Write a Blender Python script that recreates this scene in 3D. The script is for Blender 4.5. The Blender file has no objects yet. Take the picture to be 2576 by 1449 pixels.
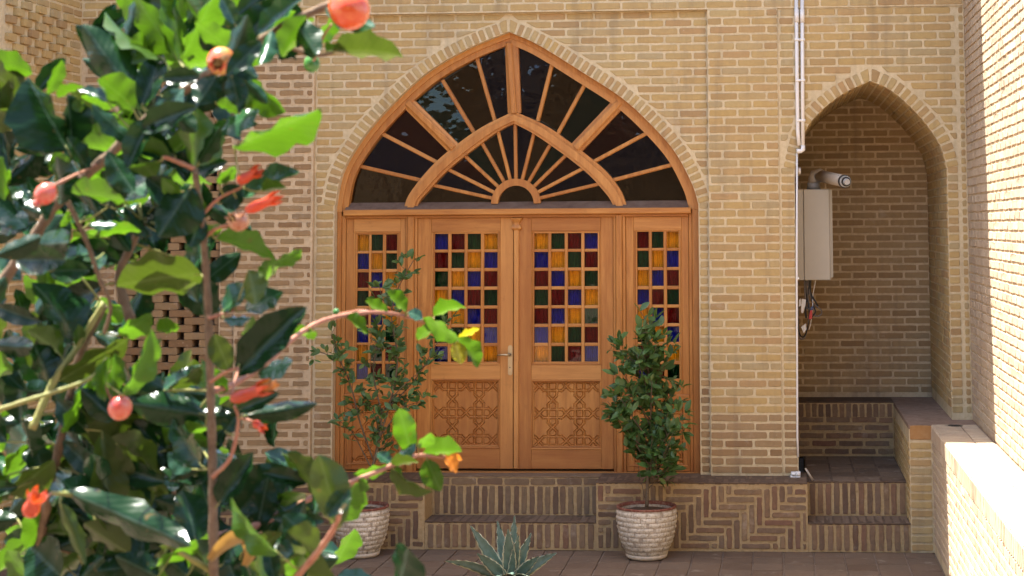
import bpy, bmesh, math, random
from mathutils import Vector, Matrix, noise
R = math.radians
random.seed(7)
SC = bpy.context.scene
COL = SC.collection

# ------------------------------------------------------------------ camera
FPX = 4200.0                       # focal length in units of a 2576 px wide frame
CAM = Vector((0.0, -12.7, 2.363))
YAW, PITCH, ROLL = R(3.8), R(5.0), -0.0065
CROT = Matrix.Rotation(YAW, 3, 'Z') @ Matrix.Rotation(R(90) + PITCH, 3, 'X') @ Matrix.Rotation(ROLL, 3, 'Z')
_v = CROT.transposed() @ Vector((0, 1, 0))
PPX = 1960.0 - FPX * _v.x / -_v.z
PPY = 565.0 + FPX * _v.y / -_v.z
cam_d = bpy.data.cameras.new('camera'); cam = bpy.data.objects.new('camera', cam_d); COL.objects.link(cam)
cam.matrix_world = Matrix.Translation(CAM) @ CROT.to_4x4()
cam_d.sensor_width = 36.0; cam_d.lens = FPX / 2576 * 36
cam_d.shift_x = (1288.0 - PPX) / 2576; cam_d.shift_y = -(724.5 - PPY) / 2576
cam_d.clip_start = 0.05; cam_d.clip_end = 500
cam_d.dof.use_dof = True; cam_d.dof.focus_distance = 12.6; cam_d.dof.aperture_fstop = 18.0
SC.camera = cam

# ------------------------------------------------------------------ light
SUN = Vector((-0.32, 0.079, 0.945)).normalized()
w = bpy.data.worlds.new('World'); SC.world = w; w.use_nodes = True
wn = w.node_tree.nodes; sky = wn.new('ShaderNodeTexSky'); sky.sky_type = 'NISHITA'; sky.sun_disc = False
sky.sun_elevation = math.asin(SUN.z); sky.sun_rotation = math.atan2(SUN.x, SUN.y)
sky.dust_density = 2.0; sky.air_density = 1.0
w.node_tree.links.new(sky.outputs[0], wn['Background'].inputs[0]); wn['Background'].inputs[1].default_value = 0.13
sd = bpy.data.lights.new('sun', 'SUN'); sd.energy = 5.0; sd.angle = R(0.53); sd.color = (1.0, 0.965, 0.90)
so = bpy.data.objects.new('sun', sd); COL.objects.link(so); so.rotation_euler = SUN.to_track_quat('Z', 'Y').to_euler()
SC.view_settings.view_transform = 'Standard'; SC.view_settings.look = 'None'
SC.view_settings.exposure = 2.45; SC.view_settings.gamma = 1.0
SC.cycles.max_bounces = 10; SC.cycles.transparent_max_bounces = 16
SC.cycles.sample_clamp_indirect = 6.0
SC.cycles.use_denoising = True

# ------------------------------------------------------------------ survey helpers
def ray(x, y):
    return CROT @ Vector(((x - PPX) / FPX, -(y - PPY) / FPX, -1.0))
def P(x, y, Y):
    d = ray(x, y); return CAM + d * ((Y - CAM.y) / d.y)
def PD(x, y, dist):                 # point at a distance in front of the camera
    d = ray(x, y); return CAM + d * (dist / d.y)
def proj(p):
    v = CROT.transposed() @ (Vector(p) - CAM)
    return (PPX + FPX * v.x / -v.z, PPY - FPX * v.y / -v.z, -v.z)

# ------------------------------------------------------------------ object helpers
WM = {}
def link(o, parent=None, M=None):
    M = M or Matrix.Identity(4)
    COL.objects.link(o); WM[o] = M
    if parent:
        o.parent = parent; o.matrix_parent_inverse = WM[parent].inverted()
    o.matrix_basis = M
    return o
def mesh(name, V, F, mat=None, smooth=False):
    me = bpy.data.meshes.new(name); me.from_pydata([tuple(v) for v in V], [], F)
    if mat: me.materials.append(mat)
    if smooth:
        for p in me.polygons: p.use_smooth = True
    me.update(); return me
def obj(name, V, F, mat, parent=None, smooth=False, M=None):
    return link(bpy.data.objects.new(name, mesh(name, V, F, mat, smooth)), parent, M)
def tag(o, label=None, cat=None, group=None, kind=None):
    if label: o['label'] = label
    if cat: o['category'] = cat
    if group: o['group'] = group
    if kind: o['kind'] = kind
    return o
def thing(name, loc, label, cat, group=None):
    e = bpy.data.objects.new(name, None); e.empty_display_size = 0.1
    return tag(link(e, None, Matrix.Translation(Vector(loc))), label, cat, group, 'thing')

class MB:
    def __init__(s): s.V = []; s.F = []
    def add(s, V, F):
        k = len(s.V); s.V += [Vector(v) for v in V]; s.F += [tuple(i + k for i in f) for f in F]; return s
    def box(s, x0, x1, y0, y1, z0, z1, b=0.0):
        if b <= 0:
            V = [(x, y, z) for z in (z0, z1) for y in (y0, y1) for x in (x0, x1)]
            return s.add(V, [(0, 2, 3, 1), (4, 5, 7, 6), (0, 1, 5, 4), (1, 3, 7, 5), (3, 2, 6, 7), (2, 0, 4, 6)])
        # box with its front (y0) arris chamfered
        V = [(x0 + b, y0, z0 + b), (x1 - b, y0, z0 + b), (x1 - b, y0, z1 - b), (x0 + b, y0, z1 - b),
             (x0, y0 + b, z0), (x1, y0 + b, z0), (x1, y0 + b, z1), (x0, y0 + b, z1),
             (x0, y1, z0), (x1, y1, z0), (x1, y1, z1), (x0, y1, z1)]
        F = [(0, 1, 2, 3), (8, 11, 10, 9)]
        for a, c in ((0, 4), (4, 8)):
            for i in range(4):
                j = (i + 1) % 4; F.append((a + i, c + i, c + j, a + j))
        return s.add(V, F)
    def prism(s, poly, y0, y1, b=0.0):  # poly [(x,z)] counter-clockwise seen from the front (-y)
        n = len(poly)
        V = [(p[0], y0, p[1]) for p in poly] + [(p[0], y1, p[1]) for p in poly]
        F = [tuple(range(n)), tuple(range(2 * n - 1, n - 1, -1))]
        for i in range(n):
            j = (i + 1) % n; F.append((i, i + n, j + n, j))
        return s.add(V, F)
    def tube(s, pts, rads, n=8, caps=True):
        pts = [Vector(p) for p in pts]; k = len(pts)
        if not isinstance(rads, (list, tuple)): rads = [rads] * k
        up = Vector((0, 0, 1)); V = []; F = []
        a = None
        for i, p in enumerate(pts):
            t = (pts[min(i + 1, k - 1)] - pts[max(i - 1, 0)]).normalized()
            if a is None: a = t.cross(up) if abs(t.z) < 0.95 else t.cross(Vector((1, 0, 0)))
            a = (a - t * a.dot(t)).normalized(); b = t.cross(a)
            for q in range(n):
                c = 2 * math.pi * q / n; V.append(p + (a * math.cos(c) + b * math.sin(c)) * rads[i])
        for i in range(k - 1):
            for q in range(n):
                r = (q + 1) % n; F.append((i * n + q, i * n + r, (i + 1) * n + r, (i + 1) * n + q))
        if caps: F += [tuple(range(n - 1, -1, -1)), tuple((k - 1) * n + q for q in range(n))]
        return s.add(V, F)
    def band(s, A, B, y0, y1):       # ribbon between two 2-D curves (x,z), extruded y0..y1
        n = len(A); V = []
        for p in A: V.append((p[0], y0, p[1]))
        for p in B: V.append((p[0], y0, p[1]))
        for p in A: V.append((p[0], y1, p[1]))
        for p in B: V.append((p[0], y1, p[1]))
        F = []
        for i in range(n - 1):
            F += [(i, i + 1, n + i + 1, n + i), (2 * n + i, 3 * n + i, 3 * n + i + 1, 2 * n + i + 1),
                  (i, 2 * n + i, 2 * n + i + 1, i + 1), (n + i, n + i + 1, 3 * n + i + 1, 3 * n + i)]
        F += [(0, n, 3 * n, 2 * n), (n - 1, 3 * n - 1, 4 * n - 1, 2 * n - 1)]
        return s.add(V, F)
    def build(s, name, mat, parent=None, smooth=False):
        me = mesh(name, s.V, s.F, mat, smooth)
        bm = bmesh.new(); bm.from_mesh(me); bmesh.ops.recalc_face_normals(bm, faces=bm.faces); bm.to_mesh(me); bm.free()
        return link(bpy.data.objects.new(name, me), parent)

def lathe(prof, n=32, c=(0, 0, 0)):   # prof [(r,z)]
    V = []; F = []
    for r, z in prof:
        for i in range(n):
            a = 2 * math.pi * i / n; V.append((c[0] + r * math.cos(a), c[1] + r * math.sin(a), c[2] + z))
    for k in range(len(prof) - 1):
        for i in range(n):
            j = (i + 1) % n; F.append((k * n + i, k * n + j, (k + 1) * n + j, (k + 1) * n + i))
    return V, F
def crom(pts, per=8):                 # Catmull-Rom through points
    pts = [Vector(p) for p in pts]; q = [2 * pts[0] - pts[1]] + pts + [2 * pts[-1] - pts[-2]]; out = []
    for i in range(1, len(q) - 2):
        for k in range(per):
            t = k / per; a, b, c, d = q[i - 1:i + 3]
            out.append(0.5 * (2 * b + (c - a) * t + (2 * a - 5 * b + 4 * c - d) * t * t + (3 * b - a - 3 * c + d) * t ** 3))
    return out + [pts[-1]]
def offset2(c, d):                    # offset a 2-D polyline to its left by d
    out = []
    for i, p in enumerate(c):
        t = (c[min(i + 1, len(c) - 1)] - c[max(i - 1, 0)]).normalized(); out.append(Vector((p[0] - t[1] * d, p[1] + t[0] * d)))
    return out

# ------------------------------------------------------------------ materials
def newmat(name):
    m = bpy.data.materials.new(name); m.use_nodes = True; return m, m.node_tree.nodes, m.node_tree.links, m.node_tree.nodes['Principled BSDF']
def N(nt, typ, **kw):
    n = nt.new(typ)
    for k, v in kw.items():
        if k.startswith('i_'): n.inputs[int(k[2:])].default_value = v
        else: setattr(n, k, v)
    return n
def mixc(nt, ln, fac, a, b, mode='MIX'):
    m = nt.new('ShaderNodeMix'); m.data_type = 'RGBA'; m.blend_type = mode
    for s, v in ((0, fac), (6, a), (7, b)):
        if isinstance(v, bpy.types.NodeSocket): ln.new(v, m.inputs[s])
        else: m.inputs[s].default_value = v if s == 0 else (*v[:3], 1)
    return m.outputs[2]
def mapr(nt, ln, v, a, b, c=0.0, d=1.0):
    m = nt.new('ShaderNodeMapRange'); ln.new(v, m.inputs[0])
    for i, x in enumerate((a, b, c, d)): m.inputs[i + 1].default_value = x
    return m.outputs[0]
def noisef(nt, ln, co, scale, detail=4, rough=0.6):
    n = nt.new('ShaderNodeTexNoise'); n.inputs['Scale'].default_value = scale; n.inputs['Detail'].default_value = detail
    n.inputs['Roughness'].default_value = rough; ln.new(co, n.inputs['Vector']); return n.outputs[0]
def bump(nt, ln, h, st, dist, bs):
    b = nt.new('ShaderNodeBump'); b.inputs['Strength'].default_value = st; b.inputs['Distance'].default_value = dist
    ln.new(h, b.inputs['Height']); ln.new(b.outputs[0], bs.inputs['Normal'])
def ramp(nt, ln, f, cols, interp='LINEAR'):
    r = nt.new('ShaderNodeValToRGB'); r.color_ramp.interpolation = interp; e = r.color_ramp.elements
    while len(e) < len(cols): e.new(0.5)
    for i, c in enumerate(cols):
        e[i].position = i / (len(cols) - (0 if interp == 'CONSTANT' else 1)); e[i].color = (*c, 1)
    ln.new(f, r.inputs[0]); return r.outputs[0]
def pos(nt): return nt.new('ShaderNodeNewGeometry').outputs['Position']

def brick_mat(name, cols, smear=(0.5, 0.40, 0.28), smear_at=0.66, dirt=0.28):
    m, nt, ln, bs = newmat(name); p = pos(nt)
    g = nt.new('ShaderNodeNewGeometry'); oi = nt.new('ShaderNodeObjectInfo')
    a = N(nt, 'ShaderNodeMath', operation='MULTIPLY_ADD'); ln.new(g.outputs['Random Per Island'], a.inputs[0]); a.inputs[1].default_value = 7.31; ln.new(oi.outputs['Random'], a.inputs[2])
    f = N(nt, 'ShaderNodeMath', operation='FRACT'); ln.new(a.outputs[0], f.inputs[0])
    c = ramp(nt, ln, f.outputs[0], cols)
    n1 = noisef(nt, ln, p, 26, 5, 0.65); n2 = noisef(nt, ln, p, 210, 3, 0.7); n3 = noisef(nt, ln, p, 2.1, 4, 0.6)
    c = mixc(nt, ln, mapr(nt, ln, n1, 0.35, 0.75, 0.0, dirt), c, tuple(x * 0.55 for x in cols[0]))
    c = mixc(nt, ln, mapr(nt, ln, n3, 0.35, 0.7, 0.0, 0.30), c, tuple(x * 1.18 for x in cols[-1]))
    c = mixc(nt, ln, mapr(nt, ln, n2, 0.62, 0.8, 0, 0.2), c, tuple(x * 0.4 for x in cols[0]))
    n4 = noisef(nt, ln, p, 38, 6, 0.7)
    c = mixc(nt, ln, mapr(nt, ln, n4, smear_at, smear_at + 0.09, 0, 0.75), c, smear)
    st_ = N(nt, 'ShaderNodeMapping'); ln.new(p, st_.inputs[0]); st_.inputs['Scale'].default_value = (5, 5, 0.55); n6 = noisef(nt, ln, st_.outputs[0], 1.6, 5, 0.6)
    c = mixc(nt, ln, mapr(nt, ln, n6, 0.52, 0.74, 0, 0.42), c, (0.17, 0.125, 0.085))
    n7 = noisef(nt, ln, p, 5.5, 5, 0.65); c = mixc(nt, ln, mapr(nt, ln, n7, 0.60, 0.74, 0, 0.35), c, (0.52, 0.44, 0.34))
    ln.new(c, bs.inputs['Base Color']); bs.inputs['Roughness'].default_value = 0.92; bs.inputs['Specular IOR Level'].default_value = 0.15
    h = N(nt, 'ShaderNodeMath', operation='ADD'); ln.new(n1, h.inputs[0]); ln.new(n2, h.inputs[1])
    bump(nt, ln, h.outputs[0], 0.45, 0.004, bs); return m
def rough_mat(name, cols, scale=20, rough=0.9, bs_=0.4, spec=0.2, fine=160, streak=False):
    m, nt, ln, bs = newmat(name); p = pos(nt)
    n1 = noisef(nt, ln, p, scale, 6, 0.65); n2 = noisef(nt, ln, p, fine, 3, 0.6); n3 = noisef(nt, ln, p, scale * 0.12, 3, 0.5)
    c = ramp(nt, ln, mapr(nt, ln, n1, 0.28, 0.72), cols)
    c = mixc(nt, ln, mapr(nt, ln, n3, 0.3, 0.7, 0, 0.35), c, tuple(x * 0.72 for x in cols[0]))
    if streak:
        st_ = N(nt, 'ShaderNodeMapping'); ln.new(p, st_.inputs[0]); st_.inputs['Scale'].default_value = (5, 5, 0.55); n6 = noisef(nt, ln, st_.outputs[0], 1.6, 5, 0.6)
        c = mixc(nt, ln, mapr(nt, ln, n6, 0.52, 0.74, 0, 0.42), c, (0.17, 0.125, 0.085))
        n7 = noisef(nt, ln, p, 5.5, 5, 0.65); c = mixc(nt, ln, mapr(nt, ln, n7, 0.60, 0.74, 0, 0.35), c, (0.52, 0.44, 0.34))
    ln.new(c, bs.inputs['Base Color']); bs.inputs['Roughness'].default_value = rough; bs.inputs['Specular IOR Level'].default_value = spec
    h = N(nt, 'ShaderNodeMath', operation='ADD'); ln.new(n1, h.inputs[0]); ln.new(n2, h.inputs[1])
    if bs_: bump(nt, ln, h.outputs[0], bs_, 0.004, bs)
    return m
def wood_mat(name, vertical=True, tint=1.0):
    m, nt, ln, bs = newmat(name); p = pos(nt); oi = nt.new('ShaderNodeObjectInfo')
    mp = N(nt, 'ShaderNodeMapping'); ln.new(p, mp.inputs[0]); mp.inputs['Scale'].default_value = (14, 14, 1.3) if vertical else (1.3, 14, 14)
    off = N(nt, 'ShaderNodeVectorMath', operation='SCALE'); off.inputs[0].default_value = (7, 3, 5); ln.new(oi.outputs['Random'], off.inputs[3]); ln.new(off.outputs[0], mp.inputs['Location'])
    n1 = noisef(nt, ln, mp.outputs[0], 2.2, 5, 0.6); n2 = noisef(nt, ln, mp.outputs[0], 9, 4, 0.6)
    n3 = noisef(nt, ln, p, 1.7, 3, 0.5)
    c = ramp(nt, ln, mapr(nt, ln, n1, 0.3, 0.7), [tuple(x * tint for x in q) for q in ((0.33, 0.124, 0.024), (0.44, 0.184, 0.040), (0.54, 0.246, 0.060))])
    c = mixc(nt, ln, mapr(nt, ln, n2, 0.55, 0.75, 0, 0.45), c, (0.24 * tint, 0.072 * tint, 0.014 * tint))
    c = mixc(nt, ln, mapr(nt, ln, n3, 0.35, 0.7, 0, 0.4), c, (0.35 * tint, 0.115 * tint, 0.022 * tint))
    c = mixc(nt, ln, mapr(nt, ln, oi.outputs['Random'], 0.0, 0.5, 0.42, 0.0), c, (0.27, 0.092, 0.020)); c = mixc(nt, ln, mapr(nt, ln, oi.outputs['Random'], 0.6, 1.0, 0.0, 0.45), c, (0.58, 0.285, 0.085))
    n8 = noisef(nt, ln, p, 11, 6, 0.7); c = mixc(nt, ln, mapr(nt, ln, n8, 0.60, 0.72, 0, 0.3), c, (0.20, 0.07, 0.018))
    sep = N(nt, 'ShaderNodeSeparateXYZ'); ln.new(p, sep.inputs[0])     # door's shading painted into the wood, darker towards the threshold
    n5 = noisef(nt, ln, p, 6, 4, 0.6); add = N(nt, 'ShaderNodeMath', operation='MULTIPLY_ADD'); ln.new(n5, add.inputs[0]); add.inputs[1].default_value = 0.5; ln.new(sep.outputs[2], add.inputs[2])
    c = mixc(nt, ln, mapr(nt, ln, add.outputs[0], 1.25, 0.72, 0, 0.35), c, (0.17, 0.055, 0.02))
    ln.new(c, bs.inputs['Base Color']); bs.inputs['Roughness'].default_value = 0.5; bs.inputs['Specular IOR Level'].default_value = 0.35
    bump(nt, ln, n2, 0.15, 0.002, bs); return m
def plain(name, col, rough=0.5, metal=0.0, spec=0.5, var=0.12, scale=30):
    m, nt, ln, bs = newmat(name); p = pos(nt); n1 = noisef(nt, ln, p, scale, 4, 0.6)
    c = mixc(nt, ln, mapr(nt, ln, n1, 0.35, 0.75, 0, 1), col, tuple(x * (1 - 2 * var) for x in col))
    ln.new(c, bs.inputs['Base Color']); bs.inputs['Roughness'].default_value = rough; bs.inputs['Metallic'].default_value = metal; bs.inputs['Specular IOR Level'].default_value = spec
    return m
def glass_mat(name, T, bumpy=0.12):
    m, nt, ln, bs = newmat(name); nt.remove(bs); p = pos(nt)
    tr = N(nt, 'ShaderNodeBsdfTransparent'); tr.inputs[0].default_value = (*[math.sqrt(x) for x in T], 1)
    gl = N(nt, 'ShaderNodeBsdfGlossy'); gl.inputs['Roughness'].default_value = 0.03; gl.inputs[0].default_value = (1, 1, 1, 1)
    fr = N(nt, 'ShaderNodeFresnel'); fr.inputs[0].default_value = 1.36
    mx = N(nt, 'ShaderNodeMixShader'); ln.new(fr.outputs[0], mx.inputs[0]); ln.new(tr.outputs[0], mx.inputs[1]); ln.new(gl.outputs[0], mx.inputs[2])
    n1 = noisef(nt, ln, p, 7, 2, 0.5); b = N(nt, 'ShaderNodeBump'); b.inputs['Strength'].default_value = bumpy; b.inputs['Distance'].default_value = 0.02
    ln.new(n1, b.inputs['Height']); ln.new(b.outputs[0], gl.inputs['Normal']); ln.new(mx.outputs[0], nt['Material Output'].inputs[0]); return m
def leaf_mat(name, base, trans, tf=0.4, rough=0.32, spec=0.5, vein=True):
    m, nt, ln, bs = newmat(name); oi = nt.new('ShaderNodeObjectInfo'); g = nt.new('ShaderNodeNewGeometry')
    tc = nt.new('ShaderNodeTexCoord'); p = pos(nt); n1 = noisef(nt, ln, p, 60, 3, 0.6)
    rr = N(nt, 'ShaderNodeMath', operation='ADD'); ln.new(oi.outputs['Random'], rr.inputs[0]); ln.new(g.outputs['Random Per Island'], rr.inputs[1])
    fr = N(nt, 'ShaderNodeMath', operation='FRACT'); ln.new(rr.outputs[0], fr.inputs[0])
    c = mixc(nt, ln, fr.outputs[0], tuple(x * 0.75 for x in base), tuple(x * 1.3 for x in base))
    c = mixc(nt, ln, mapr(nt, ln, n1, 0.4, 0.75, 0, 0.4), c, tuple(x * 0.65 for x in base))
    tcol = mixc(nt, ln, fr.outputs[0], tuple(x * 0.7 for x in trans), tuple(x * 1.15 for x in trans))
    n9 = noisef(nt, ln, p, 130, 3, 0.5); bl = mapr(nt, ln, n9, 0.68, 0.74, 0, 0.6); c = mixc(nt, ln, bl, c, (0.10, 0.06, 0.02)); tcol = mixc(nt, ln, bl, tcol, (0.12, 0.07, 0.01))
    n10 = noisef(nt, ln, p, 22, 2, 0.5); tcol = mixc(nt, ln, mapr(nt, ln, n10, 0.4, 0.7, 0, 0.35), tcol, tuple(x * 0.55 for x in trans))
    if vein:
        sp = N(nt, 'ShaderNodeSeparateXYZ'); ln.new(tc.outputs['UV'], sp.inputs[0])
        ab = N(nt, 'ShaderNodeMath', operation='ABSOLUTE'); ln.new(sp.outputs[1], ab.inputs[0])
        vf = mapr(nt, ln, ab.outputs[0], 0.015, 0.05, 0.75, 0.0)
        c = mixc(nt, ln, vf, c, tuple(min(1, x * 1.5 + 0.03) for x in base))
        vv = N(nt, 'ShaderNodeMath', operation='MULTIPLY_ADD'); ln.new(ab.outputs[0], vv.inputs[0]); vv.inputs[1].default_value = -0.55; ln.new(sp.outputs[0], vv.inputs[2])
        sn = N(nt, 'ShaderNodeMath', operation='SINE'); k = N(nt, 'ShaderNodeMath', operation='MULTIPLY'); ln.new(vv.outputs[0], k.inputs[0]); k.inputs[1].default_value = 62; ln.new(k.outputs[0], sn.inputs[0])
        tcol = mixc(nt, ln, mapr(nt, ln, sn.outputs[0], 0.5, 1.0, 0, 0.35), tcol, tuple(x * 0.6 for x in trans))
        bump(nt, ln, sn.outputs[0], 0.1, 0.0006, bs)
    ln.new(c, bs.inputs['Base Color']); bs.inputs['Roughness'].default_value = rough; bs.inputs['Specular IOR Level'].default_value = spec
    tl = N(nt, 'ShaderNodeBsdfTranslucent'); ln.new(tcol, tl.inputs[0])
    mx = N(nt, 'ShaderNodeMixShader'); mx.inputs[0].default_value = tf; ln.new(bs.outputs[0], mx.inputs[1]); ln.new(tl.outputs[0], mx.inputs[2])
    ln.new(mx.outputs[0], nt['Material Output'].inputs[0]); return m

TAN = [(0.345, 0.225, 0.105), (0.42, 0.292, 0.125), (0.455, 0.315, 0.122), (0.39, 0.302, 0.158), (0.475, 0.340, 0.140), (0.40, 0.255, 0.118)]
BRN = [(0.23, 0.135, 0.066), (0.295, 0.187, 0.090), (0.34, 0.232, 0.118), (0.28, 0.192, 0.10), (0.345, 0.22, 0.11)]
PLI = [(0.115, 0.075, 0.052), (0.18, 0.117, 0.070), (0.235, 0.152, 0.084), (0.205, 0.142, 0.092), (0.26, 0.175, 0.096), (0.195, 0.10, 0.062)]
M = {}
M['tan'] = brick_mat('tan_brick', TAN)
M['brown'] = brick_mat('brown_brick', BRN, smear_at=0.62)
M['plinth'] = brick_mat('plinth_brick', PLI, smear=(0.36, 0.26, 0.15), smear_at=0.66, dirt=0.55)
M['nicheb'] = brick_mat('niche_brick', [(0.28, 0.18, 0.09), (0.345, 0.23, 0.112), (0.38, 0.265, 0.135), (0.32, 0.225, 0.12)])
M['ledgeb'] = brick_mat('dusty_ledge_brick', [(0.105, 0.068, 0.044), (0.15, 0.100, 0.064), (0.185, 0.127, 0.083), (0.16, 0.111, 0.076)], smear=(0.26, 0.20, 0.14), smear_at=0.60, dirt=0.5)
M['pale'] = brick_mat('pale_brick', [(0.38, 0.285, 0.195), (0.45, 0.35, 0.24), (0.42, 0.32, 0.215), (0.49, 0.39, 0.27)], smear=(0.58, 0.50, 0.40))
M['step'] = brick_mat('step_brick', [(0.12, 0.075, 0.05), (0.18, 0.115, 0.07), (0.22, 0.15, 0.085), (0.17, 0.12, 0.08)], smear=(0.36, 0.26, 0.15), dirt=0.5)
M['mortar'] = rough_mat('cream_mortar', [(0.49, 0.378, 0.215), (0.60, 0.480, 0.290), (0.66, 0.540, 0.345)], 35, streak=True)
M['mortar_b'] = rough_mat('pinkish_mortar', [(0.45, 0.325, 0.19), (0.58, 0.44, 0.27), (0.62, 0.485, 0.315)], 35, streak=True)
M['mortar_p'] = rough_mat('ochre_mortar', [(0.28, 0.19, 0.092), (0.40, 0.28, 0.14), (0.45, 0.325, 0.175)], 35)
M['ledge'] = rough_mat('dusty_ledge', [(0.075, 0.047, 0.030), (0.115, 0.076, 0.050), (0.155, 0.106, 0.070)], 16)
M['platform'] = rough_mat('platform_paving', [(0.18, 0.115, 0.078), (0.25, 0.17, 0.12), (0.31, 0.22, 0.16)], 16)
M['tile'] = brick_mat('paving_tile', [(0.108, 0.071, 0.047), (0.140, 0.093, 0.061), (0.132, 0.093, 0.064), (0.158, 0.108, 0.073)], smear=(0.30, 0.23, 0.17), smear_at=0.62)
M['grout'] = rough_mat('dusty_grout', [(0.14, 0.095, 0.068), (0.22, 0.16, 0.115), (0.25, 0.18, 0.13)], 40)
M['soil'] = rough_mat('garden_soil', [(0.05, 0.032, 0.02), (0.09, 0.06, 0.04), (0.12, 0.085, 0.06)], 30)
M['terra'] = rough_mat('terracotta_cap', [(0.30, 0.15, 0.05), (0.38, 0.20, 0.075), (0.42, 0.24, 0.10)], 14)
M['woodv'] = wood_mat('orange_wood_upright', True); M['woodh'] = wood_mat('orange_wood_rail', False)
M['sillwood'] = rough_mat('dusty_wood_ledge', [(0.10, 0.06, 0.04), (0.15, 0.095, 0.065), (0.18, 0.12, 0.085)], 14)
G = {'B': glass_mat('blue_glass', (0.07, 0.09, 0.55)), 'R': glass_mat('red_glass', (0.36, 0.035, 0.06)), 'G': glass_mat('green_glass', (0.05, 0.19, 0.12)), 'Y': glass_mat('amber_glass', (0.97, 0.60, 0.10))}
FG = [glass_mat('smoky_blue_glass', (0.06, 0.07, 0.20), 0.3), glass_mat('smoky_brown_glass', (0.34, 0.22, 0.10), 0.3), glass_mat('smoky_green_glass', (0.10, 0.20, 0.15), 0.3), glass_mat('smoky_wine_glass', (0.25, 0.07, 0.07), 0.3)]
M['curtain'] = plain('pale_curtain', (0.85, 0.78, 0.62), 0.9, spec=0.1)
M['brass'] = plain('worn_brass', (0.50, 0.38, 0.22), 0.38, 0.9, var=0.1)
M['steel'] = plain('dark_steel', (0.22, 0.18, 0.14), 0.4, 0.8)
M['room'] = plain('dim_plaster', (0.16, 0.13, 0.10), 0.9)
M['dark'] = plain('dim_cavity', (0.20, 0.155, 0.135), 0.95)
M['enamel'] = plain('cream_enamel', (0.40, 0.355, 0.275), 0.32, var=0.04, scale=4)
M['pvc'] = plain('white_pvc', (0.74, 0.70, 0.64), 0.4, var=0.05, scale=9)
M['tape'] = plain('white_tape', (0.74, 0.72, 0.68), 0.6)
M['flue'] = plain('beige_flue', (0.40, 0.32, 0.23), 0.4, var=0.05)
M['black'] = plain('black_rubber', (0.02, 0.019, 0.018), 0.5)
M['cable'] = plain('grey_cable', (0.16, 0.13, 0.11), 0.5)
M['red'] = plain('red_plastic', (0.45, 0.015, 0.015), 0.4); M['blue'] = plain('blue_plastic', (0.02, 0.05, 0.16), 0.4)
M['grey'] = plain('grey_plastic', (0.42, 0.40, 0.36), 0.4)
M['bark'] = rough_mat('grey_brown_bark', [(0.085, 0.052, 0.030), (0.15, 0.098, 0.058), (0.20, 0.138, 0.085)], 120, 0.85, 0.5)
M['twig'] = rough_mat('reddish_twig', [(0.21, 0.082, 0.050), (0.29, 0.125, 0.075), (0.30, 0.165, 0.095)], 90, 0.6, 0.2)
M['twigy'] = rough_mat('yellow_green_twig', [(0.13, 0.15, 0.035), (0.20, 0.19, 0.055), (0.22, 0.17, 0.07)], 90, 0.6, 0.2)
M['stem'] = rough_mat('shrub_stem', [(0.07, 0.05, 0.03), (0.13, 0.095, 0.06), (0.17, 0.12, 0.08)], 90, 0.85, 0.4)

# ------------------------------------------------------------------ brickwork
ZAX = Vector((0, 0, 1))
def frame(o, n, up=ZAX):              # local x along the course, -y outwards, z up
    y = -Vector(n).normalized(); z = Vector(up).normalized(); x = y.cross(z)
    Mx = Matrix((x, y, z)).transposed().to_4x4(); Mx.translation = Vector(o); return Mx
def outline(q, rough, rnd, per=3):
    c = sum((Vector(p) for p in q), Vector((0, 0))) / len(q); out = []
    for i in range(len(q)):
        a = Vector(q[i]); b = Vector(q[(i + 1) % len(q)]); L = (b - a).length
        t = (b - a) / max(L, 1e-6); nrm = Vector((t.y, -t.x)); rc = min(0.006, L * 0.18)
        k = 3 if L > 0.12 else 1
        out.append(a + t * rc + nrm * rnd.uniform(-1, 0.2) * rough)
        for j in range(k):
            f = (j + 1) / (k + 1); out.append(a + t * L * f + nrm * rnd.uniform(-1, 0.6) * rough)
        out.append(b - t * rc + nrm * rnd.uniform(-1, 0.2) * rough)
    return out
def brick_geo(q, rnd, rough=0.0015, proud=0.005, back=0.012, tilt=0.0012):
    o = outline(q, rough, rnd); c = sum(o, Vector((0, 0))) / len(o); n = len(o); V = []
    tx = rnd.uniform(-tilt, tilt); tz = rnd.uniform(-tilt, tilt); b = 0.0028
    for p in o:
        d = p - c; L = d.length; s = max(0.2, (L - b) / L) if L > 0 else 1
        V.append((c.x + d.x * s, -proud + tx * (1 if d.x > 0 else -1) + tz * (1 if d.y > 0 else -1), c.y + d.y * s))
    for p in o: V.append((p.x, -proud * 0.45, p.y))
    for p in o: V.append((p.x, back, p.y))
    F = [tuple(range(n))]
    for r in range(2):
        for i in range(n):
            j = (i + 1) % n; F.append((r * n + i, (r + 1) * n + i, (r + 1) * n + j, r * n + j))
    return V, F
CACHE = {}
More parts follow.
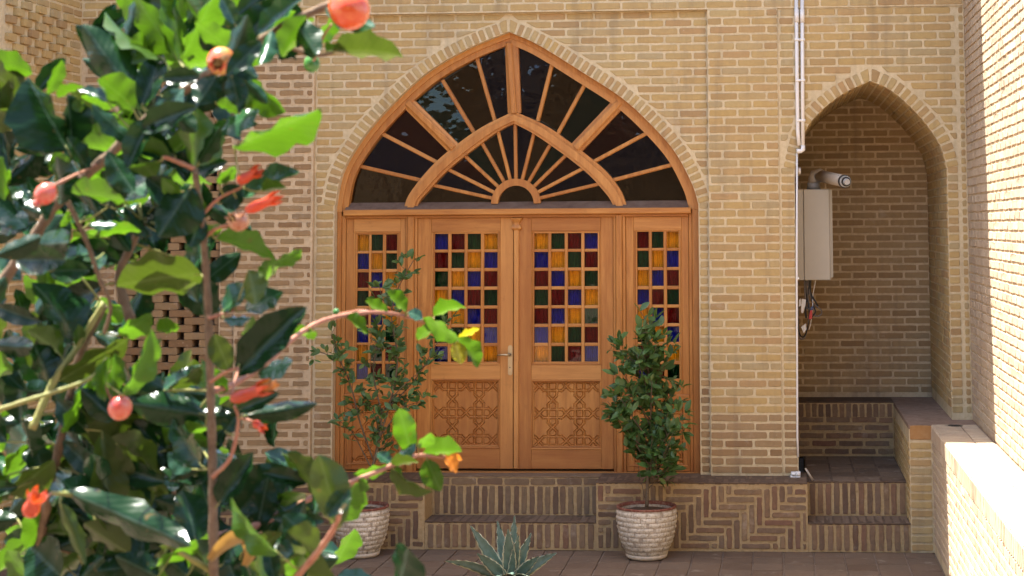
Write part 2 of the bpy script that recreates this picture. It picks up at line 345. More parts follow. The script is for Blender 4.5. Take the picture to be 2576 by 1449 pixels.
class Wall:
    """A thing made of bricks: bricks are laid first, then the largest 300 become parts and the rest one joined part."""
    def __init__(s, root, mat, rough=0.0023, proud=0.005, seed=1):
        s.root = root; s.mat = mat; s.rough = rough; s.proud = proud; s.rnd = random.Random(seed); s.items = []
    def rect(s, Mx, x0, x1, z0, z1, name='brick', mat=None, back=0.012, proud=None, rough=None):
        if x1 - x0 < 0.022 or z1 - z0 < 0.012: return
        s.items.append((name, Mx, [(x0, z0), (x1, z0), (x1, z1), (x0, z1)], mat or s.mat, True, back, proud or s.proud, rough or s.rough))
    def quad(s, Mx, q, name='brick', mat=None, back=0.012, proud=None, rough=None):
        s.items.append((name, Mx, [tuple(p) for p in q], mat or s.mat, False, back, proud or s.proud, rough or s.rough))
    def course(s, Mx, x0, x1, z0, z1, L, jx, off, name='brick', mat=None, jit=0.006):
        x = x0 - off
        while x < x1:
            a = max(x0, x + jx * 0.5 + s.rnd.uniform(-jit, jit) * 0.5); b = min(x1, x + L - jx * 0.5 + s.rnd.uniform(-jit, jit) * 0.5)
            d = s.rnd.uniform(-0.0015, 0.0015)
            s.rect(Mx, a, b, z0 + d, z1 + d, name, mat); x += L
    def lay(s, Mx, x0, x1, z0, z1, L=0.2175, h=0.0637, jz=0.0160, jx=0.015, clip=None, mat=None, phase=0):
        k = int(round((z1 - z0) / h))
        for r in range(k):
            a = z0 + r * h + jz * 0.5; b = z0 + (r + 1) * h - jz * 0.5
            off = (0.5 if (r + phase) % 2 else 0.0) * L + s.rnd.uniform(-0.012, 0.012)
            mm = mat(a) if callable(mat) else mat
            for xa, xb in (clip(a, b) if clip else [(x0, x1)]):
                s.course(Mx, xa, xb, a, b, L, jx, (off + (xa - x0)) % L, 'brick', mm)
    def foot(s, Mx, x0, x1, z1, mat=None):
        if z1 - ZP > 0.03: s.course(Mx, x0, x1, ZP + 0.006, z1 - 0.008, 0.2175, 0.016, 0.05, 'brick', mat)
    def finish(s, cap=300):
        by = {}
        for it in s.items: by.setdefault(it[0], []).append(it)
        for name, L in by.items():
            if len(L) > cap:
                def area(it):
                    pp = [proj(it[1] @ Vector((p[0], 0, p[1]))) for p in it[2]]
                    ar = abs(sum(pp[i][0] * pp[(i + 1) % 4][1] - pp[(i + 1) % 4][0] * pp[i][1] for i in range(4)))
                    cx = sum(p[0] for p in pp) / 4; cy = sum(p[1] for p in pp) / 4
                    return ar if -20 < cx < 2600 and -20 < cy < 1470 else ar * 0.01
                L.sort(key=area, reverse=True)
            for it in L[:cap]: s.one(it)
            rest = L[cap:]
            if rest:
                mb = MB(); ml = []; idx = []
                for it in rest:
                    if it[3] not in ml: ml.append(it[3])
                    V, F = brick_geo([Vector(p) for p in it[2]], s.rnd, it[7], it[6], it[5]); mb.add([it[1] @ Vector(v) for v in V], F); idx += [ml.index(it[3])] * len(F)
                me = mesh('far_' + name + 's', mb.V, mb.F)
                for mt in ml: me.materials.append(mt)
                me.polygons.foreach_set('material_index', idx); o = link(bpy.data.objects.new('far_' + name + 's', me), s.root); o['kind'] = 'stuff'
    def one(s, it):
        name, Mx, q, mt, shared, back, proud, rough = it
        if shared:
            L = q[1][0] - q[0][0]; h = q[2][1] - q[1][1]
            key = (mt.name, round(L / 0.006), round(h / 0.004), s.rnd.randrange(7), back, proud, rough)
            if key not in CACHE:
                l2, h2 = L / 2, h / 2
                V, F = brick_geo([Vector(p) for p in ((-l2, -h2), (l2, -h2), (l2, h2), (-l2, h2))], s.rnd, rough, proud, back)
                CACHE[key] = mesh(name, V, F, mt)
            T = Mx @ Matrix.Translation(((q[0][0] + q[1][0]) / 2, 0, (q[0][1] + q[2][1]) / 2))
            link(bpy.data.objects.new(name, CACHE[key]), s.root, T)
        else:
            c = sum((Vector(p) for p in q), Vector((0, 0))) / len(q)
            V, F = brick_geo([Vector(p) - c for p in q], s.rnd, rough, proud, back)
            link(bpy.data.objects.new(name, mesh(name, V, F, mt)), s.root, Mx @ Matrix.Translation((c.x, 0, c.y)))
FRONT = Vector((0, -1, 0))
H0 = 0.0637
ZP = 0.495                            # top of the plinth
ROOF = 6.39

# ------------------------------------------------------------------ ground
gr = obj('ground', [(-60, -60, -0.012), (60, -60, -0.012), (60, 60, -0.012), (-60, 60, -0.012)], [(0, 1, 2, 3)], None); tag(gr, kind='structure')
m, nt, ln, bs = newmat('courtyard_paving'); p = pos(nt)
bt = N(nt, 'ShaderNodeTexBrick', offset=0.0, squash=1.0); ln.new(p, bt.inputs['Vector'])
bt.inputs['Color1'].default_value = (0.20, 0.135, 0.095, 1); bt.inputs['Color2'].default_value = (0.17, 0.112, 0.078, 1); bt.inputs['Mortar'].default_value = (0.24, 0.18, 0.13, 1)
bt.inputs['Scale'].default_value = 1.0; bt.inputs['Mortar Size'].default_value = 0.012; bt.inputs['Brick Width'].default_value = 0.22; bt.inputs['Row Height'].default_value = 0.22
ln.new(bt.outputs[0], bs.inputs['Base Color']); bs.inputs['Roughness'].default_value = 0.9; gr.data.materials.append(m)
bed = MB().box(-5.45, 1.08, -1.62, -0.32, -0.011, -0.0065).build('grout_bed', M['grout'], gr)
TILE = 0.2165
for r in range(6):
    for c in range(31):
        x0 = 1.08 - (c + 1) * TILE + 0.004; y1 = -0.33 - r * TILE
        key = ('tile', (r * 7 + c * 3) % 9)
        if key not in CACHE:
            rn = random.Random(key[1] + 50); a = TILE / 2 - 0.0045
            V, F = brick_geo([Vector(q) for q in ((-a, -a), (a, -a), (a, a), (-a, a))], rn, 0.002, 0.006, 0.006, 0.0007); CACHE[key] = mesh('paving_tile', V, F, M['tile'])
        Mx = frame((x0 + TILE / 2 + random.uniform(-.002, .002), y1 - TILE / 2 + random.uniform(-.002, .002), -0.0035 + random.uniform(-.0012, .0012)), (0, 0, 1), (0, 1, 0))
        link(bpy.data.objects.new('paving_tile', CACHE[key]), gr, Mx)
gb = tag(MB().box(-2.3, 0.3, -2.45, -1.64, -0.02, 0.012).build('garden_bed', M['soil']), kind='structure')
gb2 = tag(MB().box(-1.6, 0.6, -11.95, -10.2, -0.02, 0.012).build('garden_bed', M['soil']), kind='structure')

# ------------------------------------------------------------------ building shell behind the facade
X_CORL = -5.45; XP0 = P(785, 700, 0).x; XP1 = P(1785, 700, 0).x; XN0 = P(1963, 700, 0).x; XR = P(2440, 700, 0).x
sh = MB()
sh.box(-9, 3.2, 5.2, 5.4, 0, 6.2); sh.box(-9, 3.2, 0.62, 5.4, 6.2, 6.38); sh.box(-9.2, -9, 0.62, 5.4, 0, 6.38); sh.box(3.2, 3.4, 1.9, 5.4, 0, 6.38)
sh.box(-5.4, 0.05, 0.62, 5.2, 0.44, 0.5)
tag(sh.build('building_interior', M['room']), kind='structure')

# ------------------------------------------------------------------ arched door wall
YPAN = 0.05; YW = 0.125
zt = P(1300, 33, YPAN).z
def C2(pts, Y): return [Vector((q.x, q.z)) for q in (P(x, y, Y) for x, y in pts)]
LA = C2([(1279, 79), (1170, 125), (1062, 191), (954, 295), (896, 369.5), (858.6, 440), (842, 515)], YPAN)
RA = C2([(1279, 79), (1352.7, 112), (1460.6, 178.5), (1564, 246), (1640, 315.6), (1699, 384), (1741, 463), (1757, 520)], YPAN)
XL, XRj = LA[-1].x, RA[-1].x; ZS = (LA[-1].y + RA[-1].y) / 2
LA[-1].y = RA[-1].y = ZS
LAc = crom(LA, 8); RAc = crom(RA, 8)   # from the apex downwards
def arch_wall(name, label, loc, x0, x1, z0, z1, y0, y1, la, ra, mat):
    t = thing(name, loc, label, 'wall')
    poly = [(x0, z0), (la[-1].x, z0)] + [(p.x, p.y) for p in reversed(la)] + [(p.x, p.y) for p in ra[1:]] + [(ra[-1].x, z0), (x1, z0), (x1, z1), (x0, z1)]
    MB().prism(poly, y0, y1).build('mortar_bed', mat, t); return t
def widths(curve):                    # z -> x on a monotone curve
    pts = sorted(((p.y, p.x) for p in curve))
    def f(z):
        if z <= pts[0][0]: return pts[0][1]
        if z >= pts[-1][0]: return None
        for i in range(len(pts) - 1):
            if pts[i][0] <= z <= pts[i + 1][0]:
                t = (z - pts[i][0]) / max(1e-9, pts[i + 1][0] - pts[i][0]); return pts[i][1] + t * (pts[i + 1][1] - pts[i][1])
    return f
def resample(c, step):
    out = [c[0].copy()]; acc = 0
    L = sum((c[i + 1] - c[i]).length for i in range(len(c) - 1)); n = max(2, round(L / step)); st = L / n; need = st
    for i in range(len(c) - 1):
        a, b = c[i], c[i + 1]; d = (b - a).length; done = 0
        while need <= d - done + 1e-9:
            done += need; out.append(a + (b - a) * (done / d)); need = st
        need -= d - done
    if len(out) < n + 1: out.append(c[-1].copy())
    return out
def voussoirs(W, Mx, curve, depth, side, step, joint, z_end=None, down=0.0, mat=None, taper=None):
    c = list(curve)
    if down: c = c + [Vector((c[-1].x, c[-1].y - down))]
    c = resample(c, step)
    o = offset2(c, depth * side)
    if abs(o[0].x - c[0].x) > 0: o[0] = Vector((c[0].x, c[0].y + depth * 1.12))
    for i in range(len(c) - 1):
        a, b, e, d = c[i], c[i + 1], o[i + 1], o[i]
        f = joint / step / 2
        q = [a.lerp(b, f), a.lerp(b, 1 - f), d.lerp(e, 1 - f), d.lerp(e, f)]
        m0 = [(q[0] + q[1]) / 2, (q[2] + q[3]) / 2]
        q = [q[0].lerp(q[3], 0.03), q[1].lerp(q[2], 0.03), q[2].lerp(q[1], 0.05), q[3].lerp(q[0], 0.05)]
        if side > 0: q = [q[1], q[0], q[3], q[2]]
        ar = sum(q[k].x * q[(k + 1) % 4].y - q[(k + 1) % 4].x * q[k].y for k in range(4))
        if ar < 0: q = [q[1], q[0], q[3], q[2]]
        W.quad(Mx, q, 'voussoir', mat)
    return o
dw = arch_wall('door_wall', 'tan brick wall with wide pointed arch around the wooden door', (-2, 0.2, ZP), XP0, XP1, ZP - 0.02, zt, YPAN, 0.60, LAc, RAc, M['mortar'])
W = Wall(dw, M['tan'], seed=3)
Mx = frame((0, YPAN, 0), FRONT)
VD = 0.094
oL = voussoirs(W, Mx, LAc, VD, -1, 0.0567, 0.017, down=0.0)
oR = voussoirs(W, Mx, RAc, VD, 1, 0.0567, 0.017, down=0.0)
fL = widths(oL); fR = widths(oR)
zz = zt
def door_mat(z): return M['tan'] if z > ZP + 9 * H0 else M['brown']
r = 0
while zz - H0 > ZP:
    a, b = zz - H0 + 0.009, zz - 0.009
    off = (0.5 if r % 2 else 0) * 0.2175
    mt = M['tan'] if (zz > 1.15) else M['brown']
    for side, f, e in ((-1, fL, XP0), (1, fR, XP1)):
        if a < ZS:                    # jamb: stretchers with a quoin joint against the frame
            xa, xb = (XP0 + 0.012, XL - 0.006) if side < 0 else (XRj + 0.006, XP1 - 0.008)
            if side < 0 and a > ZS - 0.9: # voussoir return continues a while down the jamb
                pass
            W.rect(Mx, xa + random.uniform(0, .008), xb - random.uniform(0, .008), a, b, mat=mt)
            continue
        xb0, xb1 = f(a - 0.010), f(b + 0.006)
        if xb1 is None and xb0 is None or xb0 is None:
            # clear of the arch: a full course, laid once from the left
            if side < 0: W.course(Mx, XP0 + 0.008, XP1 - 0.008, a, b, 0.2175, 0.016, off)
            continue
        if xb1 is None: xb1 = oL[0].x
        x = (XP0 + 0.008 - off) if side < 0 else (XP1 - 0.008 + off)
        while True:
            if side < 0:
                p0, p1 = max(x + 0.008, XP0 + 0.008), x + 0.2175 - 0.008
                if p0 > xb0 - 0.03: break
                if p1 < xb0 - 0.014: W.rect(Mx, p0, p1, a, b)
                else:
                    q0, q1 = min(p1, xb0 - 0.016), min(p1, xb1 - 0.016)
                    W.quad(Mx, [(p0, a), (max(q0, p0 + 0.02), a), (max(q1, p0 + 0.02), b), (p0, b)]); break
                x += 0.2175
            else:
                p1, p0 = min(x - 0.008, XP1 - 0.008), x - 0.2175 + 0.008
                if p1 < xb0 + 0.03: break
                if p0 > xb0 + 0.014: W.rect(Mx, p0, p1, a, b)
                else:
                    q0, q1 = max(p0, xb0 + 0.016), max(p0, xb1 + 0.016)
                    W.quad(Mx, [(min(q0, p1 - 0.02), a), (p1, a), (p1, b), (min(q1, p1 - 0.02), b)]); break
                x -= 0.2175
    zz -= H0; r += 1
W.foot(Mx, XP0 + 0.014, XL - 0.008, zz, M['plinth']); W.foot(Mx, XRj + 0.008, XP1 - 0.008, zz, M['plinth'])
W.finish()

# ------------------------------------------------------------------ upper band of the facade
ub = thing('upper_wall', (-2, 0.2, zt), 'plain tan brick band running along the top of the facade', 'wall')
MB().box(X_CORL, XR, 0.0, 0.62, zt + 0.001, ROOF).build('mortar_bed', M['mortar'], ub)
W = Wall(ub, M['tan'], seed=4); W.lay(frame((0, 0, 0), FRONT), X_CORL + 0.01, XR - 0.005, zt + 0.006, zt + 6 * H0, phase=1); W.finish()

ev = thing('roof_eave', (-2, 0, 6.0), 'plain projecting eave high above the brick facade', 'eave')
MB().box(-9.2, XR + 0.6, -0.92, 0.7, 6.02, 6.16).build('slab', M['mortar'], ev)
# ------------------------------------------------------------------ pier between door and niche
pr = thing('brick_pier', (1 and (XP1 + XN0) / 2, 0.1, ZP), 'narrow tan brick pier between the door arch and the niche', 'pier', 'piers flanking the door arch')
MB().box(XP1, XN0, 0.0, 0.60, ZP - 0.02, zt).build('mortar_bed', M['mortar'], pr)
W = Wall(pr, M['tan'], seed=5); nrow = int((zt - ZP) / H0)
W.lay(frame((0, 0, 0), FRONT), XP1 + 0.003, XN0 - 0.003, zt - 7 * 0 - nrow * H0, zt, mat=lambda z: M['tan'] if z > 0.90 else M['brown']); W.foot(frame((0, 0, 0), FRONT), XP1 + 0.003, XN0 - 0.003, zt - nrow * H0, M['plinth']); W.finish()

# ------------------------------------------------------------------ niche wall with pointed arch
YN = 0.012; YB = 1.67
NL = C2([(2189, 203), (2120, 236), (2062, 282), (2023, 335), (2005, 395)], YN)
NR = C2([(2189, 203), (2240, 226), (2290, 268), (2335, 318), (2368, 372), (2386, 425)], YN)
XNl, XNr = P(2004, 800, YN).x, P(2388, 700, YN).x
zs = NR[-1].y; NL[-1] = Vector((XNl, zs)); NR[-1] = Vector((XNr, zs))
NLc = crom(NL, 8); NRc = crom(NR, 8)
XN1 = XR - 0.001
nw = arch_wall('niche_wall', 'tan brick wall with small pointed arch over the deep niche', (1, 0.5, ZP), XN0 + 0.001, XN1, 0.45, zt, YN, 1.9, NLc, NRc, M['mortar'])
XNR2 = P(2415, 500, YN).x             # pale joint right of the arch, then a slim return
W = Wall(nw, M['tan'], seed=6); Mx = frame((0, YN, 0), FRONT)
oL = voussoirs(W, Mx, NLc, VD, -1, 0.060, 0.017); oR = voussoirs(W, Mx, NRc, VD, 1, 0.060, 0.017)
fL = widths(oL); fR = widths(oR); nr = int((zt - 0.93) / H0)
for r in range(nr):
    b = zt - r * H0 - 0.009; a = b - H0 + 0.0175; off = (0.5 if r % 2 else 0) * 0.2175
    W.rect(Mx, XNR2 + 0.016, XN1 - 0.010, a, b)                       # slim return
    mt = M['tan'] if a > 0.95 else M['brown']
    if a < zs:
        if a > ZP: W.rect(Mx, XN0 + 0.016, XNl - 0.004, a, b, mat=mt)
        W.rect(Mx, XNr + 0.004, XNR2 - 0.012, a, b)
        continue
    l0, r0 = fL(a - 0.01), fR(a - 0.01); l1, r1 = fL(b + 0.006), fR(b + 0.006)
    if l0 is None or r0 is None:
        W.course(Mx, XN0 + 0.016, XNR2 - 0.012, a, b, 0.2175, 0.016, off); continue
    l1 = oL[0].x if l1 is None else l1; r1 = oR[0].x if r1 is None else r1
    xs = XN0 + 0.016 - off
    while xs < XNR2:
        p0, p1 = max(xs + 0.008, XN0 + 0.016), min(xs + 0.2095, XNR2 - 0.012); xs += 0.2175
        if p1 - p0 < 0.025: continue
        if p1 < l0 - 0.016 or p0 > r0 + 0.016: W.rect(Mx, p0, p1, a, b)
        elif p0 < l0 - 0.04: W.quad(Mx, [(p0, a), (l0 - 0.016, a), (min(p1, l1 - 0.016), b), (p0, b)])
        elif p1 > r0 + 0.04: W.quad(Mx, [(r0 + 0.016, a), (p1, a), (p1, b), (max(p0, r1 + 0.016), b)])
for r in range(nr, int((zt - ZP) / H0)):
    b = zt - r * H0 - 0.009; a = b - H0 + 0.0175; W.rect(Mx, XN0 + 0.016, XNl - 0.004, a, b, mat=M['brown'])
# soffit and right-hand reveal of the niche
sof = resample(NRc, 0.060); sofl = resample(NLc, 0.060)
def soffit(c, flip):
    for i in range(len(c) - 1):
        a, b = c[i], c[i + 1]; mid = (a + b) / 2; t = (b - a).normalized(); n = Vector((t.y, 0, -t.x)) * (1 if flip else -1)
        if n.z > 0 and False: n = -n
        L = (b - a).length; yy = YN + 0.012 - (0.11 if i % 2 else 0.0)
        Mq = frame((mid.x, 0, mid.y), n, (0, 1, 0))
        while yy < YB:
            W.rect(Mq, -L / 2 + 0.007, L / 2 - 0.007, max(yy + 0.006, YN + 0.014), min(yy + 0.212, YB), 'soffit_brick'); yy += 0.2175
soffit(sof, True); soffit(sofl, False)
for r in range(int((zs - 0.94) / H0)):
    b = zs - r * H0 - 0.006; a = b - H0 + 0.012; Mq = frame((XNr, 0, 0), (-1, 0, 0))
    W.course(Mq, -YB, -YN - 0.010, a, b, 0.2175, 0.010, (0.5 if r % 2 else 0) * 0.2175, 'reveal_brick')
W.finish()
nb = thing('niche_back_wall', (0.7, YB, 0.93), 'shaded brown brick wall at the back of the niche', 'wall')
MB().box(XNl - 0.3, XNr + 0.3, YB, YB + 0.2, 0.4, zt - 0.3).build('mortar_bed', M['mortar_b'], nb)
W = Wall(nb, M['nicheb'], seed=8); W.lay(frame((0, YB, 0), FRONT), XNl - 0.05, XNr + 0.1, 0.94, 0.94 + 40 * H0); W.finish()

# ------------------------------------------------------------------ left pier, latticed panel, left wing
XLP = P(590, 700, 0).x
lp = thing('brick_pier', ((XLP + XP0) / 2, 0.1, ZP), 'worn brown brick pier with wide pinkish joints left of the door', 'pier', 'piers flanking the door arch')
MB().box(XLP, XP0 - 0.001, 0.0, 0.60, ZP - 0.02, zt).build('mortar_bed', M['mortar_b'], lp)
W = Wall(lp, M['brown'], 0.0034, 0.006, 9); W.lay(frame((0, 0, 0), FRONT), XLP + 0.006, XP0 - 0.016, zt - nrow * H0, zt, jz=0.024, jx=0.03); W.foot(frame((0, 0, 0), FRONT), XLP + 0.006, XP0 - 0.016, zt - nrow * H0); W.finish()
XJ1 = P(552, 700, 0.03).x; XJ0 = P(292, 700, 0.03).x; XC = (XJ0 + XJ1) / 2
zsp = P(420, 385, 0.03).z; zap = P(420, 185, 0.03).z
def gothic(xa, side):
    return crom([Vector((XC, zap)), Vector((XC + side * 0.30 * abs(xa - XC), zap - 0.075)), Vector((XC + side * 0.66 * abs(xa - XC), zap - 0.22)), Vector((XC + side * 0.92 * abs(xa - XC), zap - 0.42)), Vector((xa, zsp))], 6)
pl = gothic(XJ0, -1); prr = gothic(XJ1, 1)
lw = arch_wall('lattice_wall', 'brown brick wall with latticed pointed-arch panel behind the pomegranate leaves', (XC, 0.2, ZP), X_CORL, XLP - 0.001, ZP - 0.02, zt, 0.03, 0.30, pl, prr, M['mortar_b'])
W = Wall(lw, M['brown'], 0.003, 0.006, 10); Mx = frame((0, 0.03, 0), FRONT)
oL = voussoirs(W, Mx, pl, VD, -1, 0.058, 0.016); oR = voussoirs(W, Mx, prr, VD, 1, 0.058, 0.016); fL = widths(oL); fR = widths(oR)
for r in range(nrow):
    b = zt - r * H0 - 0.011; a = b - H0 + 0.022; off = (0.5 if r % 2 else 0) * 0.2175
    if a < zsp:
        W.course(Mx, X_CORL + 0.03, XJ0 - 0.012, a, b, 0.2175, 0.024, off); W.rect(Mx, XJ1 + 0.01, XLP - 0.012, a, b); continue
    l0, r0 = fL(a), fR(a)
    if l0 is None or r0 is None: W.course(Mx, X_CORL + 0.03, XLP - 0.012, a, b, 0.2175, 0.024, off)
    else:
        W.course(Mx, X_CORL + 0.03, l0 - 0.016, a, b, 0.2175, 0.024, off); W.course(Mx, r0 + 0.016, XLP - 0.012, a, b, 0.2175, 0.024, off)
# lattice: stretchers with open square gaps, staggered course by course
hl = 0.0575; zl0 = ZP + 5 * H0; k = int((zap - 0.05 - zl0) / hl)
MB().box(XJ0, XJ1, 0.06, 0.16, ZP - 0.02, zl0).build('lattice_sill', M['mortar_b'], lw)
fl2 = widths(pl); fr2 = widths(prr)
Mq = frame((0, 0.075, 0), FRONT)
for r in range(k):
    a = zl0 + r * hl + 0.001; b = a + hl - 0.002
    xl, xr = (XJ0, XJ1) if b < zsp else (fl2(b), fr2(b))
    if xl is None or xr is None: break
    x = XJ0 - 0.12 * (r % 2) - 0.19
    while x < xr:
        p0, p1 = max(x, xl), min(x + 0.188, xr)
        if p1 - p0 > 0.03: W.rect(Mq, p0, p1, a, b, 'lattice_brick', back=0.10, rough=0.002)
        x += 0.24
for r in range(5): W.course(frame((0, 0.06, 0), FRONT), XJ0, XJ1, ZP + r * H0 + .011, ZP + (r + 1) * H0 - .011, 0.2175, 0.024, 0.1 * (r % 2))
MB().box(XJ0 - 0.1, XJ1 + 0.1, 0.42, 0.5, ZP, zap + 0.1).build('back_panel', M['dark'], lw)
W.finish()
lg = thing('side_wing_wall', (X_CORL, -1.5, 0), 'tan brick wing wall meeting the facade at the left corner', 'wall')
MB().box(X_CORL - 0.5, X_CORL - 0.001, -9, 0.62, 0, ROOF).build('mortar_bed', M['mortar'], lg)
W = Wall(lg, M['tan'], 0.002, 0.006, 11); Mx = frame((X_CORL, 0, 0), (1, 0, 0)); n2 = int(zt / H0) + 4
for r in range(n2):
    a = r * H0 + 0.009; b = a + H0 - 0.018
    if 3.55 < a < 4.0:                # open lattice course: every other header stands proud
        x = -1.3 + 0.12 * (r % 2)
        while x < -0.30: W.rect(Mx, x, x + 0.13, a - 0.006, b + 0.006, 'lattice_brick', proud=0.03); x += 0.24
        W.rect(Mx, -0.2, -0.02, a, b)
    else: W.course(Mx, -1.35, -0.012, a, b, 0.2175, 0.016, 0.109 * (r % 2))
W.finish()

# ------------------------------------------------------------------ plinth and steps
YF = -0.32
XS0 = P(1068, 1300, YF).x; XS1 = P(1500, 1300, YF).x; XNS0 = P(2032, 1300, YF).x; XA = 0.923; XB = 1.09
def soldier(W, Mx, x0, x1, z0, z1, pitch, j, name='brick', mat=None):
    n = max(1, round((x1 - x0) / pitch)); p = (x1 - x0) / n
    for i in range(n):
        d = W.rnd.uniform(-0.004, 0.004)
        W.rect(Mx, x0 + i * p + j / 2 + d, x0 + (i + 1) * p - j / 2 + d, z0 + W.rnd.uniform(-.004, .004), z1 + W.rnd.uniform(-.004, .004), name, mat)
def rowlock(W, x0, x1, y0, y1, z, pitch=0.0625, j=0.012):
    n = max(1, round((x1 - x0) / pitch)); p = (x1 - x0) / n; Mt_ = frame((0, 0, z), (0, 0, 1), (0, 1, 0)); rows = max(1, round((y1 - y0) / 0.21)); d = (y1 - y0) / rows
    for r in range(rows):
        for i in range(n): W.rect(Mt_, x0 + i * p + j / 2, x0 + (i + 1) * p - j / 2, y0 + r * d + (0.0 if r == 0 else j / 2) - W.rnd.uniform(0, 0.004), y0 + (r + 1) * d - j / 2, 'ledge_brick', M['ledgeb'], proud=0.004, back=0.012, rough=0.003)
def herring(W, Mx, x0, x1, z0, z1, u=0.0553, j=0.0175, n=4, ox=0, oz=0):
    def put(a, b, c, d):
        a, b, c, d = max(a, x0), min(b, x1), max(c, z0), min(d, z1)
        if b - a > 0.03 and d - c > 0.025: W.rect(Mx, a + j / 2, b - j / 2, c + j / 2, d - j / 2)
    R0 = int((z1 - z0) / u) + 6; Cn = int((x1 - x0) / u) + 10
    for i in range(-6, R0):
        for jj in range(-Cn // 8 - 3, Cn // 8 + 4):
            xh = x0 + (i + 2 * n * jj + ox) * u; zh = z0 + (i + oz) * u
            put(xh, xh + n * u, zh, zh + u)
            xv = x0 + (i + 2 * n * jj + ox + n) * u; zv = z0 + (i + oz - n + 1) * u
            put(xv, xv + u, zv, zv + n * u)
def plinth(label, x0, x1, z0=0.0, ox=0, seed=1):
    t = thing('brick_plinth', ((x0 + x1) / 2, YF / 2, 0), label, 'plinth', 'herringbone plinths along the facade')
    MB().box(x0, x1, YF, -0.0005, 0.0, ZP - 0.012).build('mortar_bed', M['mortar_p'], t)
    MB().box(x0 - 0.0, x1 + 0.0, YF - 0.006, YPAN + 0.13, ZP - 0.0115, ZP, 0.003).build('ledge', M['ledge'], t)
    Wp = Wall(t, M['plinth'], 0.004, 0.006, seed); herring(Wp, frame((0, YF, 0), FRONT), x0 + 0.004, x1 - 0.004, 0.012, ZP - 0.018, ox=ox); rowlock(Wp, x0 + 0.004, x1 - 0.004, YF + 0.001, -0.003, ZP - 0.004); Wp.finish(); return t
plinth('herringbone brick plinth behind the left pot, up to the door step', X_CORL + 0.01, XS0, ox=1, seed=20)
plinth('herringbone brick plinth behind the right pot, up to the niche steps', XS1, XNS0, ox=3, seed=21)
ds = thing('door_step', ((XS0 + XS1) / 2, YF / 2, 0), 'two-course upright-brick step in front of the door threshold', 'step')
zs1 = P(1290, 1312, YF).z; YS2 = -0.045
MB().box(XS0 + 0.001, XS1 - 0.001, YF + 0.01, YS2, 0, zs1 - 0.012).build('mortar_bed', M['mortar_p'], ds)
MB().box(XS0 + 0.001, XS1 - 0.001, YS2, 0.049, 0, ZP - 0.012).build('mortar_bed', M['mortar_p'], ds)
MB().box(XS0 + 0.001, XS1 - 0.001, YF + 0.004, YS2, zs1 - 0.0115, zs1, 0.003).build('tread', M['ledge'], ds)
MB().box(XS0 + 0.001, XS1 - 0.001, YS2 - 0.004, YPAN + 0.13, ZP - 0.0115, ZP - 0.001, 0.003).build('tread', M['step'], ds)
W = Wall(ds, M['plinth'], 0.004, 0.006, 22); soldier(W, frame((0, YF + 0.01, 0), FRONT), XS0 + 0.01, XS1 - 0.01, 0.014, zs1 - 0.02, 0.0615, 0.02)
Mx = frame((0, YS2, 0), FRONT); soldier(W, Mx, XS0 + 0.01, XS1 - 0.01, zs1 + 0.008, ZP - 0.075, 0.0595, 0.02, mat=M['step']); W.course(Mx, XS0 + 0.01, XS1 - 0.01, ZP - 0.066, ZP - 0.016, 0.2, 0.012, 0.07, mat=M['step']); rowlock(W, XS0 + 0.006, XS1 - 0.006, YF + 0.010, YS2 - 0.004, zs1 - 0.003); W.finish()
ns = thing('niche_steps', (0.5, YF / 2, 0), 'dark upright-brick steps climbing into the niche', 'steps')
zn1 = 0.208; zn2 = 0.462
MB().box(XNS0 + 0.001, XA - 0.001, YF + 0.004, -0.021, 0, zn1 - 0.012).build('mortar_bed', M['mortar_p'], ns)
MB().box(XNS0 + 0.001, XA - 0.001, -0.02, 1.66, 0, zn2 - 0.012).build('mortar_bed', M['mortar_p'], ns)
MB().box(XNS0 + 0.001, XA - 0.001, YF - 0.002, -0.021, zn1 - 0.0115, zn1, 0.003).build('tread', M['ledge'], ns)
MB().box(XNS0 + 0.001, XA - 0.001, -0.026, 1.66, zn2 - 0.0115, zn2, 0.003).build('landing', M['ledge'], ns)
W = Wall(ns, M['plinth'], 0.004, 0.006, 23); soldier(W, frame((0, YF + 0.004, 0), FRONT), XNS0 + 0.012, XA - 0.006, 0.012, zn1 - 0.016, 0.0625, 0.022); soldier(W, frame((0, -0.02, 0), FRONT), XNS0 + 0.012, XA - 0.006, zn1 + 0.012, zn2 - 0.016, 0.0625, 0.02)
rowlock(W, XNS0 + 0.006, XA - 0.006, YF + 0.004, -0.028, zn1 - 0.003); rowlock(W, XNS0 + 0.006, XA - 0.006, -0.022, 1.29, zn2 - 0.003, 0.205)
YBN = 1.30
MB().box(XNl + 0.001, XA - 0.001, YBN, 1.66, zn2 + 0.001, 0.895).build('bench_core', M['mortar_p'], ns)
MB().box(XNl + 0.001, XA - 0.001, YBN - 0.004, 1.66, 0.8955, 0.907, 0.003).build('bench_top', M['ledge'], ns)
Mx = frame((0, YBN, 0), FRONT); soldier(W, Mx, XNl + 0.01, XA - 0.01, 0.78, 0.890, 0.056, 0.014); W.lay(Mx, XNl + 0.01, XA - 0.01, zn2 + 0.01, zn2 + 0.01 + 5 * H0, jz=0.02, jx=0.02); W.finish()

